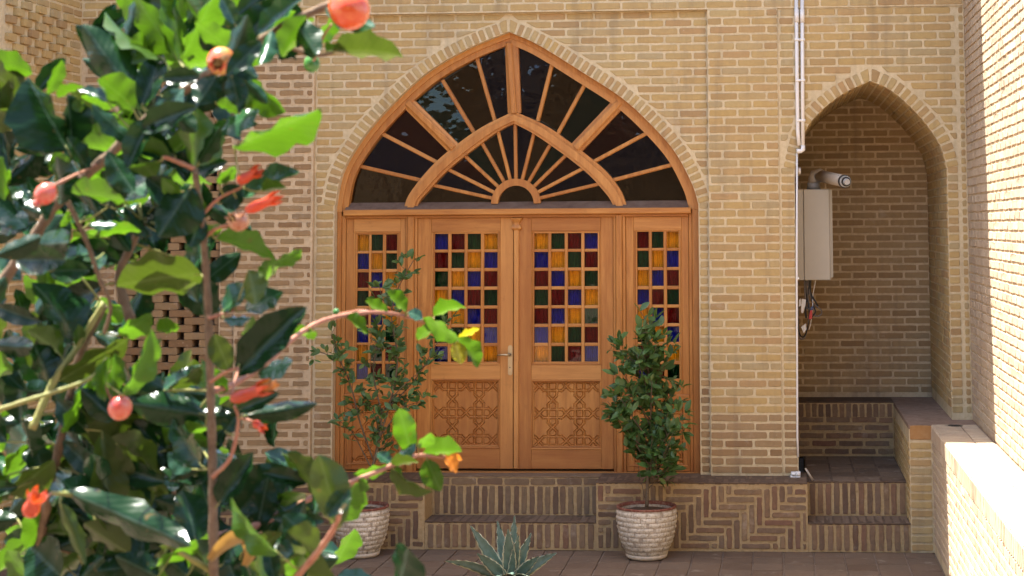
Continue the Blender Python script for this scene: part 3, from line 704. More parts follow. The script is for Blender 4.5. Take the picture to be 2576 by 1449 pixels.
# ------------------------------------------------------------------ platform with parapet on the right
ZT = 0.908
pf = thing('brick_platform', (1.2, -2, 0), 'long low brick parapet beside the niche, its near end in full sun', 'parapet')
MB().box(XA, XR - 0.002, YF, 1.66, 0, ZT - 0.0305).build('mortar_bed', M['mortar'], pf)
MB().box(XB, XR - 0.002, -9.0, YF - 0.0005, 0, ZT - 0.0305).build('mortar_bed', M['mortar'], pf)
MB().box(XA - 0.004, XR - 0.002, YF - 0.0, 1.66, ZT - 0.030, ZT, 0.0).build('paving', M['platform'], pf)
MB().box(XB + 0.10, XR - 0.002, -9.0, YF - 0.002, ZT - 0.030, ZT - 0.001).build('paving', M['platform'], pf)
W = Wall(pf, M['tan'], 0.0025, 0.006, 25)
Mx = frame((0, YF, 0), FRONT); W.rect(Mx, XA + 0.004, XB - 0.004, ZT - 0.105, ZT - 0.004, 'cap_tile', M['terra'])
nz = 13; hz = (ZT - 0.125) / nz
for r in range(nz): W.rect(Mx, XA + 0.004, XB - 0.012, 0.006 + r * hz + 0.008, 0.006 + (r + 1) * hz - 0.008)
Ml = frame((XA, 0, 0), (-1, 0, 0))
for r in range(nz): W.course(Ml, -1.29, -YF - 0.012, 0.006 + r * hz + 0.008, 0.006 + (r + 1) * hz - 0.008, 0.2175, 0.014, 0.1 * (r % 2), 'side_brick')
Ml = frame((XB, 0, 0), (-1, 0, 0)); n = 0; yy = 0.325      # brick-on-edge coping over a coursed face
while yy < 5.2:
    W.rect(Ml, yy + 0.004, yy + 0.056, ZT - 0.112, ZT - 0.001, 'coping_brick', M['pale'], proud=0.012, back=0.10)
    yy += 0.0605
yy = 0.325
Mt = frame((XB - 0.012, 0, ZT), (0, 0, 1), (1, 0, 0))
yy = 0.325
while yy < 5.2:
    W.rect(Mt, yy + 0.004, yy + 0.056, 0.004, 0.20, 'coping_top', M['pale'], proud=0.006, back=0.02); W.rect(Mt, yy + 0.004 + 0.02, yy + 0.076, 0.207, 0.325, 'coping_top', M['pale'], proud=0.005, back=0.02); yy += 0.0605
W.course(Ml, 0.33, 5.2, ZT - 0.178, ZT - 0.125, 0.2175, 0.014, 0.05, mat=M['pale'])
for r in range(11):
    z1 = ZT - 0.185 - r * 0.0655
    if z1 < 0.07: break
    W.course(Ml, 0.33, 5.2, z1 - 0.056, z1 - 0.008, 0.2175, 0.014, 0.109 * (r % 2), mat=M['pale'])
W.finish()
dr = thing('drain_cover', P(2400, 1073, -0.32), 'small round dark drain cover set in the parapet top', 'drain cover')
c = CAM + ray(2400, 1073) * ((ZT - CAM.z) / ray(2400, 1073).z)
V, F = lathe([(0.0005, 0.006), (0.05, 0.006), (0.052, 0.004), (0.058, 0.008), (0.062, 0.008), (0.066, 0.0)], 28, (c.x, c.y, ZT)); obj('rim', V, F, M['steel'], dr, True)
mb = MB()
for i in range(-3, 4): mb.box(c.x - 0.045 + abs(i) * 0.006, c.x + 0.045 - abs(i) * 0.006, c.y + i * 0.013 - 0.004, c.y + i * 0.013 + 0.004, ZT + 0.005, ZT + 0.010)
mb.build('grate', M['black'], dr)
rw = thing('side_wall', (XR, -1.5, 0.9), 'tan brick wall at the right edge, half in sun', 'wall')
MB().box(XR, XR + 0.5, -9, 1.9, 0, 5.2).build('mortar_bed', M['mortar_b'], rw)
W = Wall(rw, M['pale'], 0.003, 0.007, 27); Mx = frame((XR, 0, 0), (-1, 0, 0))
for r in range(56):
    a = ZT + 0.012 + r * H0; b = a + H0 - 0.014; W.course(Mx, 0.012, 3.3, a, b, 0.2175, 0.012, 0.109 * (r % 2))
W.finish()
# the far side of the courtyard, seen only as reflections in the glass
cw = thing('courtyard_wall', (0, -21, 0), 'sunlit plain brick wall on the far side of the courtyard', 'wall')
m, nt, ln, bs = newmat('distant_brickwork'); p = pos(nt); mp = N(nt, 'ShaderNodeMapping'); mp.inputs['Rotation'].default_value = (R(90), 0, 0); ln.new(p, mp.inputs[0])
bt = N(nt, 'ShaderNodeTexBrick'); ln.new(mp.outputs[0], bt.inputs['Vector']); bt.inputs['Color1'].default_value = (0.22, 0.145, 0.075, 1); bt.inputs['Color2'].default_value = (0.18, 0.11, 0.058, 1); bt.inputs['Mortar'].default_value = (0.28, 0.20, 0.12, 1)
bt.inputs['Scale'].default_value = 1; bt.inputs['Mortar Size'].default_value = 0.009; bt.inputs['Brick Width'].default_value = 0.2175; bt.inputs['Row Height'].default_value = H0
ln.new(bt.outputs[0], bs.inputs['Base Color']); bs.inputs['Roughness'].default_value = 0.95
mb = MB(); x = -9.0
while x < 9:                           # wall with tall arched bays
    mb.box(x, x + 0.9, -21.3, -21, 0, 5.3); mb.box(x + 0.9, x + 3.0, -21.3, -21.15, 0, 5.3); x += 3.0
mb.box(-9, 9, -21.3, -20.95, 5.3, 5.75); mb.box(-6, -2.5, -24, -21.3, 5.7, 7.6); mb.box(2.0, 3.2, -23, -21.3, 5.7, 8.4)
mb.build('masonry', m, cw)


# ------------------------------------------------------------------ arched wooden door
YL = YW + 0.03                        # face of the door leaves
def XD(x): return P(x, 850, YW).x
def ZD(y): return P(1300, y, YW).z
ZB = ZP + 0.002
door = thing('arched_door', (XD(1300), YW, ZP), 'arched orange wood double door with sunburst fanlight and stained glass', 'door')
WV, WH = M['woodv'], M['woodh']
def bx(x0, x1, ya, yb, Y0, Y1, b=0.004): # box from pixel columns and rows
    return MB().box(XD(x0), XD(x1), Y0, Y1, ZD(yb) if yb < 1e4 else ZB, ZD(ya), b)
def inner(c, s, d): return offset2(c, d * s)
WLc = [p.copy() for p in LAc]; WRc = [p.copy() for p in RAc]
zsp2 = ZD(523)
WLd = WLc + [Vector((XL, zsp2 - 0.02))]; WRd = WRc + [Vector((XRj, zsp2 - 0.02))]
def trimtop(c, x):                    # keep the two halves meeting on the apex line
    c[0] = Vector((LAc[0].x, c[0].y)); return c
def offcurve(c, side, d):
    o = offset2(c, d * side); o[0] = Vector((c[0].x, c[0].y - d * 1.16)); return o
w1 = 12 / 330.0; w2 = 27 / 330.0
for c, sd_ in ((WLd, 1), (WRd, -1)):
    A = c; B = offcurve(c, sd_, w1); C_ = offcurve(c, sd_, w2)
    MB().band(A, B, YW, YW + 0.12).build('arch_frame', WV, door)
    MB().band(B, C_, YW + 0.016, YW + 0.115).build('arch_frame', WV, door)
JB = ZB
for x0, x1, in ((842, 856), (1743, 1757)):
    MB().box(XD(x0) if x0 > 900 else XL, XD(x1) if x1 < 900 else XRj, YW, YW + 0.12, JB, zsp2 - 0.02, 0.004).build('jamb', WV, door)
MB().box(XD(856), XD(866), YW + 0.016, YW + 0.12, JB, ZD(540), 0.004).build('jamb', WV, door)
MB().box(XD(1734), XD(1743), YW + 0.016, YW + 0.12, JB, ZD(540), 0.004).build('jamb', WV, door)
bx(862, 1741, 525, 540, YW - 0.030, YW + 0.11, 0.006).build('transom', WH, door)
bx(866, 1734, 540, 547, YW + 0.004, YW + 0.11).build('transom_bead', WH, door)
mbs = MB()                            # sloping dusty ledge above the transom
xa, xb = XD(866), XD(1734); za, zb = ZD(525), ZD(507)
mbs.add([(xa, YW - 0.022, za), (xb, YW - 0.022, za), (xb, YW + 0.075, zb), (xa, YW + 0.075, zb), (xa, YW + 0.1, za), (xb, YW + 0.1, za)], [(0, 1, 2, 3), (3, 2, 5, 4), (0, 3, 4), (1, 5, 2), (0, 4, 5, 1)])
mbs.build('fanlight_sill', M['sillwood'], door)
def bar(pa, pb, wpx, Y0, Y1, mat, name, parent):
    a = P(*pa, YW); b = P(*pb, YW); a = Vector((a.x, a.z)); b = Vector((b.x, b.z)); t = (b - a).normalized(); n = Vector((-t.y, t.x)) * wpx / 330.0 / 2
    h = 0.6
    q = [a + n, a - n, b - n, b + n]
    ar = sum(q[k].x * q[(k + 1) % 4].y - q[(k + 1) % 4].x * q[k].y for k in range(4))
    if ar < 0: q.reverse()
    mb = MB(); ins = [(a + n * h), (a - n * h), (b - n * h), (b + n * h)]
    if ar < 0: ins.reverse()
    bv = min(0.006, wpx / 330 * 0.2)
    V = [(p.x, Y0, p.y) for p in ins] + [(p.x, Y0 + bv, p.y) for p in q] + [(p.x, Y1, p.y) for p in q]
    F = [(0, 1, 2, 3)] + [(r * 4 + i, (r + 1) * 4 + i, (r + 1) * 4 + (i + 1) % 4, r * 4 + (i + 1) % 4) for r in range(2) for i in range(4)]
    mb.add(V, F); return mb.build(name, mat, parent)
# inner arch of the fanlight
io = [(1292, 279), (1211.6, 319), (1145, 365), (1095, 407), (1053.7, 453), (1024.7, 494), (1014, 526)]
ii = [(1292, 310), (1249, 332), (1170, 390), (1116, 436), (1076, 480), (1056, 503), (1045, 526)]
ro = [(1292, 279), (1369, 314), (1427, 353), (1471, 386), (1523, 430), (1560, 478), (1579, 526)]
ri = [(1292, 310), (1344, 338), (1419, 390), (1477, 436), (1514, 476), (1533, 500), (1546, 526)]
for o_, i_ in ((io, ii), (ro, ri)):
    A = crom(C2(o_, YW), 8); B = crom(C2(i_, YW), 8); mid = [a.lerp(b, 0.28) for a, b in zip(A, B)]; mid2 = [a.lerp(b, 0.80) for a, b in zip(A, B)]
    MB().band(A, mid, YW + 0.022, YW + 0.11).build('inner_arch', WV, door); MB().band(mid, mid2, YW + 0.006, YW + 0.11).build('inner_arch', WV, door); MB().band(mid2, B, YW + 0.022, YW + 0.11).build('inner_arch', WV, door)
bar((1279.5, 108), (1292, 284), 15, YW + 0.002, YW + 0.11, WV, 'mullion', door)
bar((1285, 108), (1292.5, 284), 34, YW + 0.022, YW + 0.11, WV, 'mullion', door)
for pa, pb in (((1024, 258), (1139, 372)), ((1562, 252), (1448, 372))):
    bar(pa, pb, 17, YW + 0.004, YW + 0.11, WV, 'spoke', door); bar(pa, pb, 33, YW + 0.024, YW + 0.11, WV, 'spoke', door)
thin = [((1198, 150), (1238.5, 292)), ((1114, 208), (1185, 326)), ((1388, 152), (1352.7, 292)), ((1474, 202), (1406, 326)),
        ((962, 338), (1088, 404)), ((903, 418), (1046, 451)), ((1633, 330), (1501, 401)), ((1696, 412), (1547, 451))]
def ext(a, b, e0, e1):
    d = math.hypot(b[0] - a[0], b[1] - a[1]); u = ((b[0] - a[0]) / d, (b[1] - a[1]) / d); return (a[0] - u[0] * e0, a[1] - u[1] * e0), (b[0] + u[0] * e1, b[1] + u[1] * e1)
for a, b in thin:
    a, b = ext(a, b, 9, 12); bar(a, b, 10, YW + 0.045, YW + 0.10, WV, 'glazing_bar', door)
hub = (1296, 512)
for x, y in [(1093, 467), (1128.5, 428), (1170, 395), (1211.5, 363), (1251, 336), (1293, 309), (1340, 336), (1382, 362), (1419, 392), (1458.6, 426), (1502, 463)]:
    dx, dy = x - hub[0], y - hub[1]; L = math.hypot(dx, dy); bar((hub[0] + dx / L * 56, hub[1] + dy / L * 56), (x + dx / L * 9, y + dy / L * 9), 9, YW + 0.045, YW + 0.10, WV, 'glazing_bar', door)
hc = P(*hub, YW); A = []; B = []
for k in range(17):
    a = math.pi * k / 16; A.append(Vector((hc.x + 64 / 330 * math.cos(a), hc.z + 64 / 330 * math.sin(a)))); B.append(Vector((hc.x + 46 / 330 * math.cos(a), hc.z + 46 / 330 * math.sin(a))))
MB().band(A, B, YW + 0.030, YW + 0.11).build('hub', WV, door)
# fanlight panes: one sheet between each pair of bars
def pane(pts, mat, Y=YW + 0.078):
    q = [P(x, y, YW) for x, y in pts]; q = [Vector((p.x, p.z)) for p in q]
    ar = sum(q[k].x * q[(k + 1) % len(q)].y - q[(k + 1) % len(q)].x * q[k].y for k in range(len(q)))
    if ar < 0: q.reverse()
    t = random.uniform(-0.003, 0.003)
    mb = MB().prism([(p.x, p.y) for p in q], Y, Y + 0.004); cx = sum(p.x for p in q) / len(q); cz = sum(p.y for p in q) / len(q); ta, tb = random.uniform(-0.018, 0.018), random.uniform(-0.02, 0.02)
    for v in mb.V: v.y += ta * (v.x - cx) + tb * (v.z - cz)
    o = mb.build('fanlight_pane', mat, door); return o
up = [(1020, 265), (1114, 200), (1198, 145), (1282, 98), (1388, 148), (1474, 200), (1568, 258)]
dn = [(1139, 378), (1185, 332), (1238.5, 298), (1292, 285), (1352.7, 298), (1406, 332), (1448, 378)]
cols = [2, 1, 0, 0, 1, 2]
for i in range(6): pane([up[i], dn[i], dn[i + 1], up[i + 1]], FG[cols[i]])
for pts, cc in (([(1020, 265), (1139, 378), (1088, 407), (962, 338)], 3), ([(962, 338), (1088, 407), (1046, 453), (903, 416)], 0), ([(903, 416), (1046, 453), (1018, 512), (862, 512), (870, 470)], 1),
                ([(1568, 258), (1448, 378), (1501, 404), (1633, 328)], 3), ([(1633, 328), (1501, 404), (1547, 453), (1700, 412)], 0), ([(1700, 412), (1547, 453), (1578, 512), (1742, 512), (1732, 470)], 1)): pane(pts, FG[cc])
rim = [(1050, 512), (1093, 465), (1128.5, 425), (1170, 393), (1211.5, 361), (1251, 334), (1293, 306), (1340, 334), (1382, 360), (1419, 390), (1458.6, 424), (1502, 461), (1545, 512)]
for i in range(12):
    a, b = rim[i], rim[i + 1]
    def inn(p):
        dx, dy = p[0] - hub[0], p[1] - hub[1]; L = math.hypot(dx, dy); return (hub[0] + dx / L * 55, hub[1] + dy / L * 55)
    pane([a, inn(a), inn(b), b], FG[[1, 0, 3, 2, 1, 0, 0, 1, 2, 3, 0, 1][i]])
pane([(hub[0] + 52 * math.cos(math.pi * k / 10), hub[1] - 52 * math.sin(math.pi * k / 10)) for k in range(11)], FG[1])
# posts between door and side lights
for x0, x1, x2, x3 in ((1017, 1023, 1040, 1047), (1543, 1550, 1566, 1574)):
    bx(x1, x2, 541, 1e5, YW - 0.004, YW + 0.11, 0.005).build('post', WV, door)
    bx(x0, x1, 545, 1e5, YW + 0.014, YW + 0.11).build('post_bead', WV, door); bx(x2, x3, 545, 1e5, YW + 0.014, YW + 0.11).build('post_bead', WV, door)
MB().box(XL + 0.002, XRj - 0.002, YW - 0.012, YW + 0.13, ZB - 0.001, ZD(1187), 0.006).build('threshold', WH, door)

CARV = {}
def carve_mesh(wm, hm, ox, oz, key):  # routed interlace: strands with a groove on either side
    if key in CARV: return CARV[key]
    p = 0.2075; d = 0.0032; nx = int(wm / d); nz_ = int(hm / d); a = 0.157 * p; V = []; F = []
    def band(t, s):                   # distance to the pair of strands running along t, offset s from their centre line
        t = t % p; t = min(t, p - t)
        target = a if t > a else t
        dd = abs(abs(s) - target)
        return dd * (0.7071 if t < a else 1.0)
    for j in range(nz_ + 1):
        for i in range(nx + 1):
            x = i * wm / nx; z = j * hm / nz_
            u = x - ox; v = z - oz
            sv = (v + p / 2) % p - p / 2; su = (u - p / 2 + p / 2) % p - p / 2
            dh = band(u, sv) if abs(sv) < a * 1.9 else 1
            u2 = u - p / 2; v2 = v - p / 2
            su = (u2 + p / 2) % p - p / 2
            dv = band(v2, su) if abs(su) < a * 1.9 else 1
            m_ = min(dh, dv)
            g = 0.0
            if 0.0042 < m_ < 0.0125: g = 0.010 * max(0, 1 - abs(m_ - 0.0083) / 0.0042) ** 0.5
            V.append((x, g, z))
    for j in range(nz_):
        for i in range(nx):
            k = j * (nx + 1) + i; F.append((k, k + 1, k + nx + 2, k + nx + 1))
    CARV[key] = mesh('carved_panel', V, F, WV); return CARV[key]
def ring(x0, x1, z0, z1, wd, Y0, Y1, name, parent, b=0.003): # four mitred-looking rails round an opening
    out = []
    MB().box(x0, x1, Y0, Y1, z1 - wd, z1, b).build(name, WH, parent); MB().box(x0, x1, Y0, Y1, z0, z0 + wd, b).build(name, WH, parent)
    MB().box(x0, x0 + wd, Y0, Y1, z0 + wd, z1 - wd, b).build(name, WV, parent); MB().box(x1 - wd, x1, Y0, Y1, z0 + wd, z1 - wd, b).build(name, WV, parent)
def leaf(name, label, x0, x1, cols, rows, glz, pat, carv, top=547, bot=1181):
    """A framed leaf: stiles and rails round a stained-glass grid and a carved lower panel. cols/rows hold pixel ranges of the panes."""
    X0, X1, Z0, Z1 = XD(x0) + 0.002, XD(x1) - 0.002, ZD(bot), ZD(top)
    gx0, gx1, gy0, gy1 = glz; G0, G1, H1, H0_ = XD(gx0), XD(gx1), ZD(gy0), ZD(gy1)
    cx0, cx1, cy0, cy1 = carv; K0, K1, J1, J0 = XD(cx0), XD(cx1), ZD(cy0), ZD(cy1)
    Y1 = YL + 0.045
    st = MB().box(X0, G0, YL, Y1, Z0, Z1, 0.002)
    lf = st.build(name, WV, door)
    if label: lf['label'] = label
    MB().box(G1, X1, YL, Y1, Z0, Z1, 0.002).build('stile', WV, lf)
    MB().box(G0 + 0.0008, G1 - 0.0008, YL + 0.0006, Y1, H1, Z1 - 0.001, 0.002).build('rail', WH, lf)
    MB().box(G0 + 0.0008, G1 - 0.0008, YL + 0.0006, Y1, J1, H0_, 0.002).build('rail', WH, lf)
    MB().box(G0 + 0.0008, G1 - 0.0008, YL + 0.0006, Y1, Z0 + 0.001, J0, 0.002).build('rail', WH, lf)
    if K0 > G0 + 0.002: MB().box(G0 + 0.0008, K0, YL + 0.0006, Y1, J0, J1, 0.002).build('stile', WV, lf)
    if K1 < G1 - 0.002: MB().box(K1, G1 - 0.0008, YL + 0.0006, Y1, J0, J1, 0.002).build('stile', WV, lf)
    bead = XD(cols[0][0]) - G0
    ring(G0, G1, H0_, H1, bead * 0.45, YL - 0.003, YL + 0.03, 'glazing_bead', lf)
    # glazing bars
    for (a, b), (c, d) in zip(cols[:-1], cols[1:]): MB().box(XD(b), XD(c), YL + 0.006, YL + 0.032, H0_ + 0.004, H1 - 0.004, 0.004).build('glazing_bar', WV, lf)
    for (a, b), (c, d) in zip(rows[:-1], rows[1:]):
        for (e, f) in cols: MB().box(XD(e) - 0.0005, XD(f) + 0.0005, YL + 0.009, YL + 0.031, ZD(c), ZD(b), 0.004).build('glazing_bar', WH, lf)
    fr = YL + 0.004
    MB().box(G0 + bead * 0.45, XD(cols[0][0]), fr, YL + 0.031, H0_ + 0.003, H1 - 0.003, 0.003).build('glazing_bar', WV, lf)
    MB().box(XD(cols[-1][1]), G1 - bead * 0.45, fr, YL + 0.031, H0_ + 0.003, H1 - 0.003, 0.003).build('glazing_bar', WV, lf)
    MB().box(XD(cols[0][0]), XD(cols[-1][1]), fr, YL + 0.031, ZD(rows[0][0]), H1 - 0.004, 0.003).build('glazing_bar', WH, lf)
    MB().box(XD(cols[0][0]), XD(cols[-1][1]), fr, YL + 0.031, H0_ + 0.004, ZD(rows[-1][1]), 0.003).build('glazing_bar', WH, lf)
    for r, (c, d) in enumerate(rows):
        for q, (e, f) in enumerate(cols):
            a = random.uniform(-0.0012, 0.0012); b = random.uniform(-0.0012, 0.0012)
            xa, xb, za, zb = XD(e) - 0.003, XD(f) + 0.003, ZD(d) - 0.003, ZD(c) + 0.003; y = YL + 0.022
            V = [(xa, y - a - b, za), (xb, y + a - b, za), (xb, y + a + b, zb), (xa, y - a + b, zb)]; V += [(v[0], v[1] + 0.003, v[2]) for v in V]
            obj('pane', V, [(0, 1, 2, 3), (7, 6, 5, 4), (0, 4, 5, 1), (1, 5, 6, 2), (2, 6, 7, 3), (3, 7, 4, 0)], G[pat[r][q]], lf)
    ring(K0, K1, J0, J1, 0.012, YL - 0.004, YL + 0.03, 'panel_moulding', lf); ring(K0 + 0.012, K1 - 0.012, J0 + 0.012, J1 - 0.012, 0.010, YL + 0.008, YL + 0.03, 'panel_moulding', lf)
    f0, f1, e0, e1 = K0 + 0.022, K1 - 0.022, J0 + 0.022, J1 - 0.022
    me = carve_mesh(f1 - f0, e1 - e0, 0.037, (e1 - e0) - 0.030, (round(f1 - f0, 3), round(e1 - e0, 3)))
    link(bpy.data.objects.new('carved_panel', me), lf, Matrix.Translation((f0, YL + 0.020, e0)))
    return lf
rows7 = [(587.5, 627), (634.5, 674), (682.5, 721), (729.5, 769), (777, 815.5), (824, 863.5), (872, 911)]
rows8 = [(588, 629), (636, 675.5), (684, 723), (731, 769), (777, 817), (823, 862), (869, 909), (916, 955)]
rows8r = [(585, 626), (633, 674), (682, 721), (730, 768), (776, 815), (823, 862), (871, 910), (918, 954)]
lf1 = leaf('door_leaf', 'door leaf carrying the brass handle', 1047, 1290, [(1090, 1123.5), (1132, 1165), (1173, 1206.5), (1215, 1249)], rows7, (1082, 1257, 580, 919), ['BRGY', 'RGYB', 'GYBR', 'YBRG', 'GYBR', 'RGYB', 'BRGY'], (1083, 1257, 954, 1130))
lf2 = leaf('door_leaf', 'door leaf with a centre moulding and small capital', 1291, 1543, [(1342, 1377), (1385, 1419), (1427, 1461), (1469, 1503)], rows7, (1335, 1511, 580, 919), ['YGRB', 'BYGR', 'RBYG', 'GRBY', 'RBYG', 'BYGR', 'YGRB'], (1335, 1512, 956, 1132))
leaf('side_light', None, 866, 1017, [(894, 923), (929, 958), (966, 994.5)], rows8, (885, 1004, 580, 965), ['YGR', 'BYG', 'RBY', 'GRB', 'RBY', 'BYG', 'YGR', 'BRG'], (872, 1012, 1010, 1172), bot=1184)
leaf('side_light', None, 1574, 1734, [(1603, 1632), (1640, 1669.5), (1678, 1708)], rows8r, (1594, 1716, 578, 965), ['RGY', 'GYB', 'YBR', 'BRG', 'YBR', 'GYB', 'RGY', 'BRG'], (1579, 1730, 1012, 1174), bot=1186)
for x0, x1, y in ((866, 1017, 992), (1574, 1734, 993)): bx(x0, x1, y, y + 15, YL - 0.022, YL + 0.03, 0.006).build('mid_rail', WH, door)
# meeting moulding with capital, on the right leaf
bx(1291.5, 1304, 575, 1180, YL - 0.020, YL - 0.0005, 0.004).build('astragal', WV, lf2)
cp = [(0.030, ZD(579)), (0.043, ZD(575)), (0.043, ZD(572.5)), (0.026, ZD(565)), (0.026, ZD(560)), (0.048, ZD(551)), (0.048, ZD(548.5))]
xc = (XD(1291.5) + XD(1304)) / 2; mb = MB(); V = []; F = []
for wdt, z in cp:
    dpt = 0.018 + (wdt - 0.026) * 0.7; V += [(xc - wdt, YL - 0.0003, z), (xc - wdt * 0.85, YL - dpt, z), (xc + wdt * 0.85, YL - dpt, z), (xc + wdt, YL - 0.0003, z)]
for k in range(len(cp) - 1):
    for i in range(3): F.append((k * 4 + i, k * 4 + i + 1, (k + 1) * 4 + i + 1, (k + 1) * 4 + i))
F += [(0, 3, 2, 1), tuple((len(cp) - 1) * 4 + i for i in range(4))]; mb.add(V, F).build('capital', WV, lf2)
# lever handle on a long back plate
hx0, hx1, hz0, hz1 = XD(1276.5), XD(1288), ZD(945), ZD(869); rr = (hx1 - hx0) / 2; q = []
for k in range(9): q.append((hx0 + rr + rr * math.cos(math.pi * k / 8), hz1 - rr + rr * math.sin(math.pi * k / 8)))
for k in range(9): q.append((hx0 + rr - rr * math.cos(math.pi * k / 8), hz0 + rr - rr * math.sin(math.pi * k / 8)))
MB().prism(q, YL - 0.006, YL - 0.0004).build('handle_plate', M['brass'], lf1)
hp = Vector((hx0 + rr * 0.9, YL - 0.006, ZD(893)))
MB().tube([hp, hp + Vector((0, -0.035, 0))], 0.011, 12).build('handle_neck', M['steel'], lf1, True)
MB().tube([hp + Vector((0.004, -0.04, 0)), hp + Vector((-0.03, -0.042, 0.002)), hp + Vector((-0.075, -0.040, 0.001)), hp + Vector((-0.098, -0.03, -0.004))], [0.009, 0.0085, 0.0075, 0.004], 10).build('handle_lever', M['brass'], lf1, True)
MB().tube([Vector((hp.x, YL - 0.0075, ZD(925))), Vector((hp.x, YL - 0.006, ZD(925)))], 0.005, 10).build('keyhole', M['black'], lf1)

# ------------------------------------------------------------------ curtains behind the stained glass
def curtain(label, x0, x1, y0, y1, seed):
    rn = random.Random(seed); X0, X1, Z0, Z1 = XD(x0), XD(x1), ZD(y1), ZD(y0); n = int((X1 - X0) / 0.003); V = []; F = []; ph = 0; k = 9
    ys = []
    for i in range(n + 1):
        ph += rn.uniform(0.6, 1.4) * 0.003 * 2 * math.pi / 0.030; ys.append(YL + 0.073 + 0.011 * math.sin(ph) + 0.004 * math.sin(ph * 0.31 + 1))
    for j in range(k + 1):
        for i in range(n + 1): V.append((X0 + (X1 - X0) * i / n + 0.003 * math.sin(j * 0.9 + i * 0.05), ys[i] + 0.002 * math.sin(j * 1.3 + i * 0.07), Z0 + (Z1 - Z0) * j / k))
    for j in range(k):
        for i in range(n): a = j * (n + 1) + i; F.append((a, a + 1, a + n + 2, a + n + 1))
    o = obj('curtain', V, F, M['curtain'], None, True); md = o.modifiers.new('thickness', 'SOLIDIFY'); md.thickness = 0.001
    tag(o, label, 'curtain', 'curtains behind the stained glass', 'thing')
curtain('pleated curtain behind stained glass of the leaf with the handle', 1078, 1262, 572, 925, 1)
curtain('pleated curtain behind stained glass of the leaf without handle', 1330, 1516, 572, 925, 2)
curtain('pleated curtain behind the side light nearest the brown pier', 880, 1010, 572, 968, 3)
curtain('pleated curtain behind the side light nearest the tan pier', 1588, 1722, 572, 968, 4)

# ------------------------------------------------------------------ boiler in the niche
YBO = 0.42
b0, b1 = XNl + 0.012, P(2095, 600, YBO).x; z0, z1 = P(2050, 705, YBO).z, P(2050, 476, YBO).z
bo = thing('wall_boiler', (b0, YBO, z0), 'cream wall boiler with angled flue pipe hung inside the niche', 'boiler')
xs = P(2022, 600, YBO).x
MB().box(b0, xs - 0.0015, YBO + 0.002, YBO + 0.42, z0, z1, 0.004).build('back_casing', M['enamel'], bo)
MB().box(xs + 0.0015, b1 - 0.022, YBO, YBO + 0.42, z0, z1, 0.005).build('casing', M['enamel'], bo)
mb = MB(); xe = b1 - 0.022; mb.add([(xe + 0.001, YBO + 0.004, z0 + 0.015), (b1, YBO + 0.014, z0 + 0.025), (b1, YBO + 0.014, z1 - 0.004), (xe + 0.001, YBO + 0.004, z1 - 0.004), (xe + 0.001, YBO + 0.42, z0 + 0.015), (b1, YBO + 0.42, z0 + 0.025), (b1, YBO + 0.42, z1 - 0.004), (xe + 0.001, YBO + 0.42, z1 - 0.004)],
   [(0, 1, 2, 3), (4, 7, 6, 5), (0, 4, 5, 1), (1, 5, 6, 2), (2, 6, 7, 3), (3, 7, 4, 0)]); mb.build('front_cover', M['enamel'], bo)
fb = Vector((P(2047, 470, YBO + 0.2).x, YBO + 0.2, z1))
MB().tube([fb, fb + Vector((0, 0, 0.055))], 0.052, 20).build('flue_collar', M['grey'], bo, True)
e0 = fb + Vector((0, 0, 0.05)); p1_ = P(2062, 442, YBO + 0.17); p2_ = P(2124, 456, 0.06)
dirv = (p2_ - p1_).normalized()
MB().tube([e0, e0 + Vector((0, 0, 0.03)), e0 + Vector((0.012, -0.012, 0.065)), p1_ + Vector((0, 0, 0.012)), p1_ + dirv * 0.06], 0.046, 20).build('flue_elbow', M['flue'], bo, True)
MB().tube([p1_ - dirv * 0.008, p1_ + dirv * 0.012], 0.052, 20).build('flue_band', M['grey'], bo, True)
MB().tube([p1_ + dirv * 0.01, p2_], 0.047, 24).build('flue_pipe', M['flue'], bo, True)
MB().tube([p2_ - dirv * 0.004, p2_ + dirv * 0.016], 0.051, 24).build('flue_seal', M['black'], bo)
MB().tube([p2_ + dirv * 0.016, p2_ + dirv * 0.03], 0.044, 24).build('flue_terminal', M['grey'], bo)
MB().tube([p2_ + dirv * 0.03, p2_ + dirv * 0.045], 0.036, 24).build('flue_terminal', M['black'], bo)
MB().tube([p2_ + dirv * 0.045, p2_ + dirv * 0.065], [0.026, 0.022], 20).build('flue_terminal', M['grey'], bo)
vn = thing('vent_cap', P(2010, 430, 0.1), 'round cream vent cap on the niche side wall above the boiler', 'vent')
vc = P(2003, 430, 0.10); vc.x = XNl
V, F = lathe([(0.048, 0), (0.048, 0.012), (0.036, 0.030), (0.0005, 0.036)], 24); obj('cap', [vc + Vector((v[2], v[1], v[0])) for v in V], F, M['flue'], vn, True)
V, F = lathe([(0.026, 0.028), (0.026, 0.046), (0.0005, 0.048)], 20); obj('spindle', [vc + Vector((v[2], v[1], v[0])) for v in V], F, M['pvc'], vn, True)
YC = 0.50
def cable(pts, r, mat, nm, parent, Y=YC, n=6):
    c = crom([P(x, y, Y + (i % 3 - 1) * 0.012) for i, (x, y) in enumerate(pts)], 6); return MB().tube(c, r, n).build(nm, mat, parent, True)
cb = thing('cable_bundle', P(2030, 760, YC), 'tangle of dark cables and valves hanging below the boiler', 'cables')
